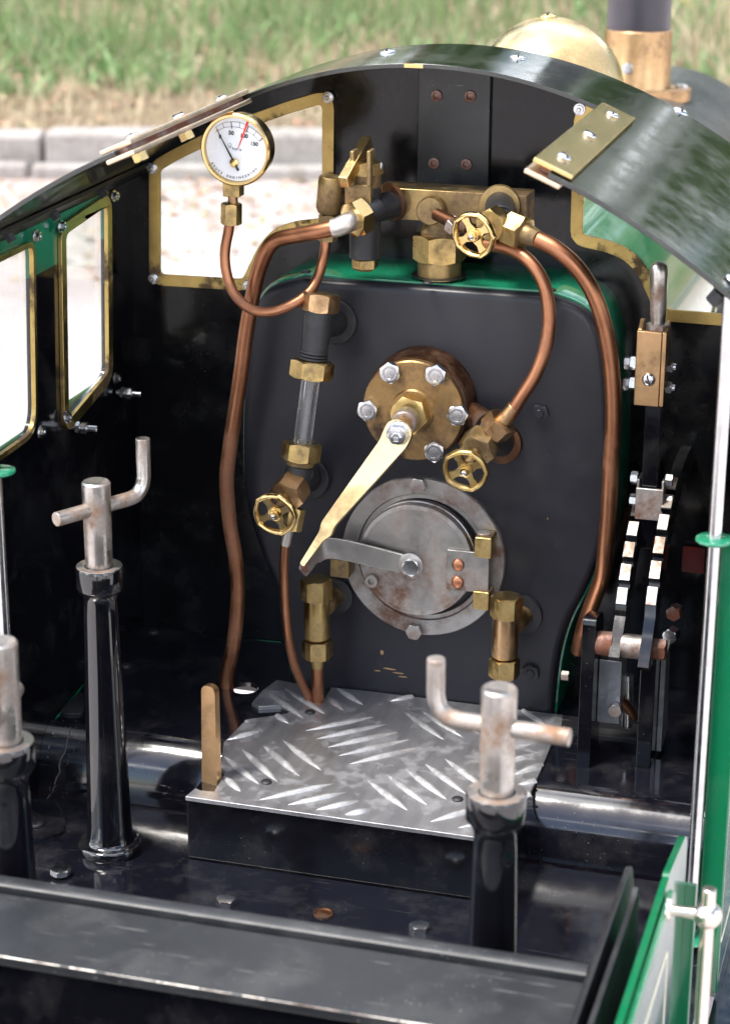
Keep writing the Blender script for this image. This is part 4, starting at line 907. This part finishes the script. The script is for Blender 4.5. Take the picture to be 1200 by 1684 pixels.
# --- right backhead valve
bv = empty('wheel_valve', (5, -2, 26), loco, 'wheel valve with dark body right of the regulator flange')
b0 = at(838, 728, Y=0); b1 = at(800, 706, Y=-3.2); b0 = V(b0.x-.6, 0, b0.z)
MB().lathe(b0, -Y_, [(0, 1.45), (.35, 1.4), (.45, 1.0)], 36).build('flange', M['boss'], bv)
MB().cyl(b0, V(b1.x+.35, -3.2, b1.z), 1.0, .9).build('body', M['black_fit'], bv)
MB().cyl(at(775, 680, Y=-1.2), at(800, 700, Y=-2.6), .8, .9).build('side_boss', M['boss'], bv)
w_ = at(765, 773, Y=-6.4); s_ = at(794, 722, Y=-3.6); ax_ = axis(s_, w_)
MB().hexa(s_, ax_, 1.05, 1.3, .2).build('bonnet', M['brass_dark'], bv); MB().cyl(s_+ax_*1.2, w_, .32).build('spindle', M['brass_dark'], bv)
handwheel(w_, ax_+V(.1, -.9, 0), 1.48, bv, 'brass handwheel just below the regulator flange', 'brass')
n0 = at(810, 709, Y=-3.7); n1 = at(826, 693, Y=-3.8); ax_ = axis(n0, at(836, 684, Y=-3.9))
MB().hexa(n0, ax_, .92, 1.1, .3).build('union_nut', M['bronze'], bv); MB().cyl(n0+ax_*1.05, at(846, 668, Y=-3.9), .52, .46).build('pipe_sleeve', M['bronze'], bv)

# --- water gauge
wg = empty('water_gauge', (-7, -4, 28), loco, 'vertical water gauge with a glass tube between brass nuts')
yt, yb_ = -3.4, -5.0
ptop = at(529, 480, Y=yt); pbot = at(491, 780, Y=yb_)
def W(py): t = (py-480)/(780-480); return at(529-38*t if py > 480 else 529, py, Y=yt+(yb_-yt)*t)
wax = axis(W(780), W(480))
a = W(512); MB().hexa(a, wax, 1.08, (W(482)-a).length, .2).build('top_cap', M['bronze'], wg)
a = W(592); L_ = (W(510)-a).length; MB().lathe(a, wax, [(0, .86), (.06, .92), (.16, .92), (.2, .84), (.26, .92), (.36, .92), (.4, .84), (.46, .92), (.56, .92), (.6, .86), (L_-.9, .98), (L_, 1.0)], 36).build('upper_body', M['black_fit'], wg, ang=25)
a = W(622); MB().hexa(a, wax, 1.22, 1.15, .35).build('upper_nut', M['brass'], wg)
a = W(738); MB().lathe(a, wax, [(0, .58), ((W(612)-a).length, .58), ((W(612)-a).length, .30), (0, .30)], 32, False, False).build('glass_tube', M['tubeglass'], wg)
a = W(757); MB().hexa(a, wax, 1.12, 1.2, .15).build('lower_nut', M['brass'], wg)
a = W(765); MB().lathe(a, wax, [(0, .9), (.3, .98), (.4, .85)], 30).build('collar', M['brass_dark'], wg)
lb0 = at(488, 790, Y=yb_); MB().cyl(W(765), lb0-wax*.4, .88).build('lower_body', M['black_fit'], wg)
for (fx, fy_, p_) in ((558, 527, W(535)), (514, 784, W(775))):
    c = at(fx-6, fy_, Y=0); MB().cyl((c.x, 0, c.z), (c.x, -.45, c.z), 1.5, n=36).build('flange', M['black_fit'], wg)
    MB().cyl((c.x, -.3, c.z), p_, .95).build('arm', M['black_fit'], wg)
s_ = at(486, 795, Y=-5.2); w_ = at(452, 845, Y=-8.0); ax_ = axis(s_, w_)
MB().hexa(s_+ax_*.1, ax_, 1.02, 1.35, .2).build('bonnet', M['bronze'], wg); MB().cyl(s_+ax_, w_, .32).build('spindle', M['brass_dark'], wg)
handwheel(w_, ax_+V(.1, -.8, .1), 1.48, wg, 'brass handwheel at the foot of the water gauge')
a, b = at(478, 872, Y=-6.0), at(486, 835, Y=-5.6); MB().hexa(a, axis(a, b), .6, (b-a).length, .3).build('drain_nut', M['brass'], wg)
MB().cyl(at(469, 897, Y=-6), at(476, 866, Y=-6), .32).build('solder_joint', M['solder'], wg)
MB().tube([at(469, 893, Y=-6), at(467, 930, Y=-5.8), at(468, 980, Y=-5.4), at(473, 1040, Y=-4.7), at(483, 1090, Y=-4.0), at(497, 1125, Y=-3.3), at(508, 1147, Y=-2.9), at(514, 1165, Y=-2.6)], .30, 14).build('drain_pipe', M['copper'], loco, 'thin copper drain pipe below the left handwheel')

# --- clack valves at the bottom of the backhead
def clack(topx, topy, botx, boty, pipebot, lab, fl, yy=-3.2):
    e = empty('clack_valve', at(topx, topy+50, Y=yy), loco, lab)
    W2 = lambda py: at(topx+(botx-topx)*(py-topy)/(boty-topy), py, Y=yy); ax = axis(W2(boty), W2(topy)); H = boty-topy
    a = W2(topy+.27*H); MB().hexa(a, ax, .92, (W2(topy+2)-a).length, .2).build('cap', M['brass'], e)
    a2 = W2(topy+.76*H); MB().lathe(a2, ax, [(0, .78), (.1, .86), ((a-a2).length, .88)], 32).build('body', M['bronze'] if topx > 700 else M['brass'], e)
    a3 = W2(boty); MB().hexa(a3, ax, .90, (a2-a3).length-.1, .35).build('union_nut', M['brass'], e)
    MB().lathe(a3-ax*.75, ax, [(0, .42), (.75, .52)], 24).build('sleeve', M['brass'], e)
    c = at(fl[0], fl[1], Y=0); MB().lathe((c.x, 0, c.z), -Y_, [(0, 1.35), (.3, 1.3), (.35, .8)], 32).build('flange', M['black_fit'], e)
    MB().cyl((c.x, -.2, c.z), W2(topy+.45*H), .72).build('arm', M['brass_dark'], e)
    p = W2(boty)-ax*.6; MB().tube([p, p+(pipebot-p)*.5, pipebot], .42, 16).build('feed_pipe', M['copper'], e)
    return e
clack(520, 950, 522, 1081, at(523, 1165, Y=-2.7), 'brass check valve at the lower left of the fire door', (551, 978), -3.0)
clack(833, 978, 828, 1112, at(826, 1160, Y=-2.6), 'brass check valve at the lower right of the fire door', (860, 1010), -3.0)

# ================================================================== REVERSER
RX = 14.2
rev = empty('reverser', (RX, -4, UZ), loco, 'reversing lever with notched twin quadrants on the right')
leverY = -1.0
LVX = at(1068, 800, Y=leverY).x
lt = at(1083, 430, Y=leverY); ly0 = at(1070, 545, Y=leverY)
a = V(LVX, leverY, at(1083, 540, Y=leverY).z); 
MB().lathe(a, axis(a, lt), [(-.5, .42), (.3, .42), (.9, .50), (lt.z-a.z-.6, .56), (lt.z-a.z-.25, .5), (lt.z-a.z-.05, .3), (lt.z-a.z, .05)], 28).build('grip', M['steel_pin'], rev, 'polished steel handle with a domed end on the reversing lever')
MB().hexa(a-Z_*.3, Z_, .66, .6).build('grip_nut', M['steel_door'], rev)
xa, xb = at(1044, 600, Y=leverY-.8).x, at(1094, 600, Y=leverY-.8).x
zt, zb = at(1070, 545, Y=leverY-.8).z, at(1070, 668, Y=leverY-.8).z
yk = MB(); yk.box((xa, leverY-.9, zb), (xb-.3, leverY-.5, zt)); yk.sheet([(leverY-.9, zb), (leverY+.6, zb+.8), (leverY+1.0, zt-.8), (leverY+.5, zt+.5), (leverY-.9, zt)], [], (xb-.3, 0, 0), Y_, Z_, X_, .3)
yk.sheet([(leverY-.5, zb), (leverY+.6, zb+.8), (leverY+1.0, zt-.8), (leverY+.5, zt+.5), (leverY-.5, zt)], [], (xa, 0, 0), Y_, Z_, X_, .3)
yk.build('latch_housing', M['bronze'], rev, 'brass housing below the grip of the reversing lever', bevel=.08)
roundscrew(at(1066, 624, Y=leverY-.92), -Y_, .42, M['steel'], rev, slot=1.9)
for (x, y, dx) in [(1036, 597, -1), (1030, 631, -1), (1104, 603, 1), (1096, 637, 1)]:
    q = at(x, y, Y=leverY-.2); b_ = MB(); b_.hexa(V(xa if dx < 0 else xb, q.y, q.z), X_*dx, .36, .4, .2)
    if dx < 0: b_.hexa(V(xa-.42, q.y, q.z), -X_, .36, .35, .5)
    else: b_.cyl(V(xb+.3, q.y, q.z), V(xb+.6, q.y, q.z), .2)
    b_.build('nut', M['steel'], rev)
MB().box((LVX-.5, leverY-.35, at(1068, 900, Y=leverY).z), (LVX+.5, leverY+.45, zt-.5)).build('bar', M['black'], rev, bevel=.05)
xc, xd = at(1044, 830, Y=leverY-.6).x, at(1090, 830, Y=leverY-.6).x
z1, z2 = at(1068, 803, Y=leverY-.6).z, at(1068, 855, Y=leverY-.6).z
cm = MB(); cm.box((xc, leverY-.75, z2), (xd, leverY-.5, z1)); cm.box((xc, leverY-.5, z2), (xc+.2, leverY+1.0, z1+.5)); cm.box((xd-.2, leverY-.5, z2), (xd, leverY+1, z1+.5))
cm.build('catch_strap', M['steel_door'], rev, bevel=.08)
for (x, y, dx) in [(1048, 786, -1), (1040, 822, -1), (1104, 790, 1), (1097, 825, 1)]:
    q = at(x, y, Y=leverY); MB().hexa(V(xc if dx < 0 else xd, q.y, q.z), X_*dx, .36, .45, .2).build('nut', M['steel'], rev)
def quad(X, teeth, lab):
    """quadrant plate in a plane X = const; rim with square teeth rising away from the viewer"""
    P = [at(x, y, X=X) for x, y in teeth]; P = [(p.y, p.z) for p in P]
    # circle through first, middle, last rim point
    (x1, y1), (x2, y2), (x3, y3) = P[0], P[len(P)//2], P[-1]
    D_ = 2*(x1*(y2-y3)+x2*(y3-y1)+x3*(y1-y2)); cxx = ((x1*x1+y1*y1)*(y2-y3)+(x2*x2+y2*y2)*(y3-y1)+(x3*x3+y3*y3)*(y1-y2))/D_; cyy = ((x1*x1+y1*y1)*(x3-x2)+(x2*x2+y2*y2)*(x1-x3)+(x3*x3+y3*y3)*(x2-x1))/D_
    return P, cxx, cyy, math.hypot(x1-cxx, y1-cyy)
XQ1, XQ2 = LVX-1.15, LVX+.95
cyc, czc, RQ = 5.5, 9.0, 13.2
def quadrant(X, w_, first):
    f_ = at(*first, X=X); A0 = math.atan2(f_.z-czc, f_.y-cyc) % (2*math.pi); rt_ = math.hypot(f_.z-czc, f_.y-cyc); da = math.radians(6.9); n_ = 11
    m_ = MB(); ri, ro = rt_-2.2, rt_-.5; outl = []
    for i in range(n_):
        aa = A0-da*i
        for k_, r2 in (((.36, rt_), (0, rt_), (-.36, rt_), (-.39, ro), (-.61, ro)) if i < 6 else ((0, ro), (-.5, ro))):
            outl.append((cyc+r2*math.cos(aa+da*k_), czc+r2*math.sin(aa+da*k_)))
    end = A0-da*(n_-.4); zl = pv.z-.75
    inner_ = [(cyc+ri*math.cos(a_), czc+ri*math.sin(a_)) for a_ in np.linspace(end, A0+.05, 14)]
    low = [(cyc-ri+.1, zl), (cyc-rt_+.45, zl), (cyc-rt_-.05, zl+.4), (cyc+(rt_-.35)*math.cos(A0+da*.8), czc+(rt_-.35)*math.sin(A0+da*.8))]
    m_.sheet(outl+inner_+low, [], (X-w_/2, 0, 0), Y_, Z_, X_, w_).build('quadrant', M['black'], rev, 'notched quadrant plate of the reversing lever')
    tt = MB()
    for i in range(6):
        aa = A0-da*i; c = V(X, cyc+rt_*math.cos(aa), czc+rt_*math.sin(aa)); rd = V(0, math.cos(aa), math.sin(aa)); tg = V(0, -math.sin(aa), math.cos(aa))
        tt.obox(c+rd*.02, X_, tg, rd, w_/2-.03, rt_*da*.34, .05)
    tt.build('tooth_face', M['steel_pin'], rev)
by0 = -7.2
pv = at(1030, 1062, Y=by0+.9)
XQ1 += .35; XQ2 += .25
quadrant(XQ1, .68, (1022, 980)); quadrant(XQ2, .68, (1071, 980))
# stand
by0 = -7.2
bx = at(965, 1100, Y=by0).x
zt_ = at(965, 1018, Y=by0).z
MB().sheet(roundpoly([(by0, UZ), (by0+3.2, UZ), (by0+3.2, zt_-.6), (by0+.2, zt_)], [0, 0, .8, .6], 5), [], (bx-.45, 0, 0), Y_, Z_, X_, .85).build('stand', M['black'], rev, 'chipped black upright plate carrying the reverser spindle', bevel=.1)
pv = at(1030, 1062, Y=by0+.9)
MB().cyl((bx+.4, pv.y, pv.z), (XQ1-.25, pv.y, pv.z), .78).build('spacer', M['rust'], rev)
MB().cyl((XQ1+.25, pv.y, pv.z), (XQ2-.25, pv.y, pv.z), .78).build('spacer', M['steel_door'], rev)
MB().hexa((XQ2+.28, pv.y, pv.z), X_, .62, .8).build('nut', M['rust'], rev)
z3, z4 = at(1000, 1085, Y=-5.2).z, at(1000, 1188, Y=-5.2).z
MB().box((bx+.42, -5.3, z4), (XQ1+.2, -3.2, z3)).build('spacer_block', M['alu'], rev, bevel=.05)
MB().box((XQ2-.55, -6.0, UZ), (XQ2+.45, -4.2, pv.z-.4)).build('stand', M['black'], rev, bevel=.1)
MB().sheet([(-4, UZ+.3), (-1.5, UZ+.8), (-2.2, pv.z-1.0), (-4, pv.z-1.4)], [], (XQ2+.5, 0, 0), Y_, Z_, X_, .3).build('link_plate', M['alu'], rev)
bolt(at(1012, 1165, Y=-5.4), -Y_, .4, .5, M['steel_door'], rev, 'bolt', .3)
MB().tube([at(1020, 1150, Y=-4), at(1035, 1168, Y=-3.6), at(1042, 1180, Y=-3.2)], .32, 12).build('reach_link', M['copper'], rev)
MB().cyl(at(1030, 1195, Y=-3.5), at(1032, 1110, Y=-3.0), .4).build('link_rod', M['steel'], rev)
for p in [(1113, 1003), (1107, 1040)]: bolt(at(*p, Y=2), V(-.2, -1, 0), .45, .9, M['rust'] if p[1] < 1010 else M['steel'], rev, 'bolt', .2)
q = at(935, 1112, Y=-1.5); bolt(q, X_*-1, .3, .5, M['steel_door'], rev, 'bolt')
MB().box((9.2, -2.2, UZ), (16.5, -.2, UZ+.25)).build('support_angle', M['black_satin'], rev)
q = at(1143, 923, Y=6.4); MB().box((q.x-.9, 6.3, q.z-.8), (q.x+.6, 6.7, q.z+.9)).build('red_patch', paint('dark_red', (.05, .002, .002), .3, .1), loco, 'small dark red patch low on the front sheet at the right')  # small dark red box just in front of the front sheet

# ================================================================== COLUMNS
def column(base, k, crank_dir, hl, hr, bend, lab, cranklab, zc, zbase=LZ):
    bx_, by_ = base; e = empty('handbrake_column', (bx_, by_, zbase), loco, lab)
    cz = 18.15+(k-1)*3
    MB().lathe((bx_, by_, zbase), Z_, [(0, 2.0), (.08, 2.04), (.42, 2.05)]+[(.42+.26*math.sin(a_), 2.05-.26*(1-math.cos(a_))) for a_ in (.4, .8, 1.2, 1.5)]+[(.7, 1.72), (.78, 1.58), (1.0, 1.5), (1.4, 1.43), (2.0, 1.38), (cz-1.9, 1.06), (cz-1.1, 1.03), (cz-.75, 1.12), (cz-.4, 1.38), (cz-.3, 1.45), (cz+.95, 1.45), (cz+1.05, 1.4)], 56).build('pedestal', M['black_col'], e, ang=48)
    MB().lathe((bx_, by_, zbase+cz+1.04), Z_, [(0, 1.40), (.03, 1.38), (.03, .9)], 56, False, False).build('collar_face', M['steel_pin'], e)
    zp_ = zbase+cz+1.0; zt2 = zbase+24.6
    MB().lathe((bx_, by_, zp_), Z_, [(0, .82), (zt2-zp_-.12, .86), (zt2-zp_, .76)], 36).build('spindle', M['steel_pin'], e)
    d = Vector(crank_dir).normalized(); c = V(bx_, by_, zbase+zc); rr = .44
    P = [c-d*hl, c+d*(hr-1.15), c+d*(hr-.62)+Z_*.12, c+d*(hr-.17)+Z_*.55, c+d*hr+Z_*1.2, c+d*hr+Z_*bend]
    PP = [P[0], P[0]+d*.05, c+d*(hr-1.2)]+smoothpath(P[1:5], 5)[1:]+[P[5]-Z_*.05, P[5]]
    MB().tube(PP, lambda t: rr, 20, smooth=False).build('crank_handle', M['steel_pin'], e, cranklab, bevel=.06)
c1 = at(182, 1396, Z=LZ)
column((c1.x, c1.y), 1, (.50, .86, 0), 3.0, 3.6, 3.6, 'tall black column with a steel crank standing left of the tread box', 'crank handle pointing away with its end bent up', 22.9)
c2_ = at(820, 1150, Y=-41).x
column((c2_, -41), 1, (-1, .07, 0), 3.45, 3.1, 3.0, 'black column with a rusty steel crank, in front of the tread plate', 'crank handle bent up at its left end', 22.6)
c0 = at(-1, 1030, Y=-42.5)
column((c0.x, -42.5), 1, (.18, -.98, 0), 2.4, 2.1, 3.2, 'black column cut off by the left edge of the picture', 'crank handle pointing at the viewer', 21.0)

# ================================================================== BUNKER (foreground)
bk_ = empty('bunker', (XC, -50, 8), loco, 'dull black bunker edge across the bottom of the picture')
e1 = at(0, 1436, Y=-45.0); e2 = at(955, 1586, Y=-45.0); BZt = (e1.z+e2.z)/2
PXR = at(1030, 1425, Z=BZt).x
g1 = at(0, 1463, Z=BZt-.35).y; g2 = at(0, 1573, Z=BZt-.45).y
BL = -21.5
MB().box((BL, -45.15, LZ), (PXR-.1, -45.0, BZt-.02)).build('front_sheet', M['black_satin'], bk_)
lip = MB().sheet([(-45.0, BZt-.9), (-45.0, BZt), (-45.3, BZt+.0), (g1+.15, BZt-.03), (g1, BZt-.15), (g1, BZt-.9)], [], (BL, 0, 0), Y_, Z_, X_, PXR-.1-BL).build('top_lip', M['black_dull'], bk_, bevel=.04)
MB().box((BL, g2, BZt-.95), (PXR-.1, g1-.12, BZt-.42)).build('top_plate', M['black_dull'], bk_, 'dull scratched black plate along the top of the bunker', bevel=.1)
MB().box((BL, g2+.25, -2), (PXR-.15, g2+.55, BZt-.96)).build('inner_sheet', M['black'], bk_)
wear = MB()
xw = BL
while xw < PXR-.3:
    L_ = random.uniform(.5, 2.6); hh = random.uniform(.008, .035)
    wear.obox((xw+L_/2, g2+.03, BZt-.45), X_, V(0, .7, .7), V(0, -.7, .7), L_/2, hh, .008); xw += L_+random.choice([0, 0, 0, .1, .5])
wear.build('worn_edge', M['steel_door'], bk_)
MB().box((BL, -66, -.4), (PXR-.1, g2+.2, 0)).build('bunker_floor', M['black'], bk_)
MB().box((BL, -66.4, -2), (PXR+.9, -66.05, 11)).build('rear_sheet', M['black'], bk_)
# black side plate with a notch, then the green outer sheet
pb = MB().sheet(roundpoly([(-72, -2), (-72, BZt+.25), (at(1030, 1425, X=PXR).y-.0, BZt+.25), (at(1030, 1425, X=PXR).y+.9, BZt-1.6), (at(1030, 1425, X=PXR).y+.9, -2)], [0, 0, .7, .6, 0], 4), [], (PXR, 0, 0), Y_, Z_, X_, .3).build('side_plate', M['black_satin'], bk_, 'dull black plate with a rounded corner at the right of the bunker', bevel=.08)
q = at(1050, 1455, X=PXR+1.0); MB().sheet(roundpoly([(-70, -2), (-70, q.z-.3), (q.y-.8, q.z-.3), (q.y-.1, q.z), (q.y+.3, q.z-1), (q.y+.3, -2)], [0, 0, .2, .2, .2, 0], 4), [], (PXR+.75, 0, 0), Y_, Z_, X_, .25).build('side_plate', M['black_satin'], bk_, bevel=.06)
GXS = at(1100, 1420, Z=BZt).x
qa = at(1120, 1360, X=GXS); qb = at(1088, 1438, X=GXS)
gs = MB().sheet(roundpoly([(-75, -2), (-75, qb.z-.15), (qb.y, qb.z-.15), (qb.y+.9, qb.z+.5) if False else (qb.y+.3, qb.z), (qa.y-.8, qa.z), (qa.y, qa.z-.7), (qa.y+.2, -2)], [0, 0, .2, .2, .6, .4, 0], 4), [], (GXS, 0, 0), Y_, Z_, X_, .35).build('bunker_side', M['green'], bk_, 'bright green bunker side sheet at the lower right', bevel=.12)
MB().sheet(roundpoly([(-75, -2), (-75, qb.z-.25), (qb.y-.7, qb.z-.25), (qb.y+.1, qb.z-1.0), (qb.y+.1, -2)], [0, 0, .8, .6, 0], 5), [], (GXS+.4, 0, 0), Y_, Z_, X_, .35).build('beading', M['green'], bk_, bevel=.14)
yf = qa.y+.22
MB().box((GXS-.2, yf, -2.5), (GXS+.95, yf+.3, qa.z-3.4)).build('end_flange', M['green'], bk_, bevel=.1)
ly_ = roundpoly([(-74, 1), (qb.y-2.2, 1), (qb.y-2.2, qb.z-2.6), (-74, qb.z-2.6)], .8, 4)
MB().sheet(ly_, [offs(ly_, -.3)], (GXS+.755, 0, 0), Y_, Z_, X_, .02).build('lining', M['cream'], bk_)
# nickel handrail with its knob
ky = at(1163, 1500, X=GXS+2.6); kx = GXS+2.6
hr = empty('handrail', ky, loco, 'nickel plated vertical handrail with a ball knob at the lower right')
MB().cyl((kx, ky.y, -1), (kx, ky.y, at(1163, 1470, X=kx).z), .33).build('rail_rod', M['nickel'], hr)
kc = V(kx, ky.y, at(1160, 1515, X=kx).z)
MB().lathe(kc-Z_*.68, Z_, [(.02, .25)]+[(.68-.68*math.cos(a_), .68*math.sin(a_)) for a_ in np.linspace(.45, 2.7, 12)], 28).build('ball', M['nickel'], hr)
MB().lathe(kc, -X_, [(.3, .36), (1.2, .26), (1.7, .26), (1.75, .55), (1.95, .6), (2.0, .5)], 22).build('stalk', M['nickel'], hr)
# outside at the right: valance, red frame edge and step
MB().box((WR+.3, -28, -3.2), (WR+2.2, FY, -2.85)).build('valance', M['black_floor'], loco)
q = at(1130, 1655, Y=-24); MB().box((WR-1.6, -24.2, -9), (WR-1.35, -19, -3.2)).build('red_stay', M['red'], loco)
MB().sheet(roundpoly([(WR-1.2, -26), (WR+3.6, -26), (WR+3.6, -21), (WR-1.2, -21)], [.1, 1.6, .8, .1], 5), [], (0, 0, -9.0), X_, Y_, Z_, .35).build('footstep', M['black_satin'], loco, 'black footstep below the cab entrance')
MB().box((WR+.2, -22.5, -8.6), (WR+.5, -21.2, -3.2)).build('step_hanger', M['steel'], loco)
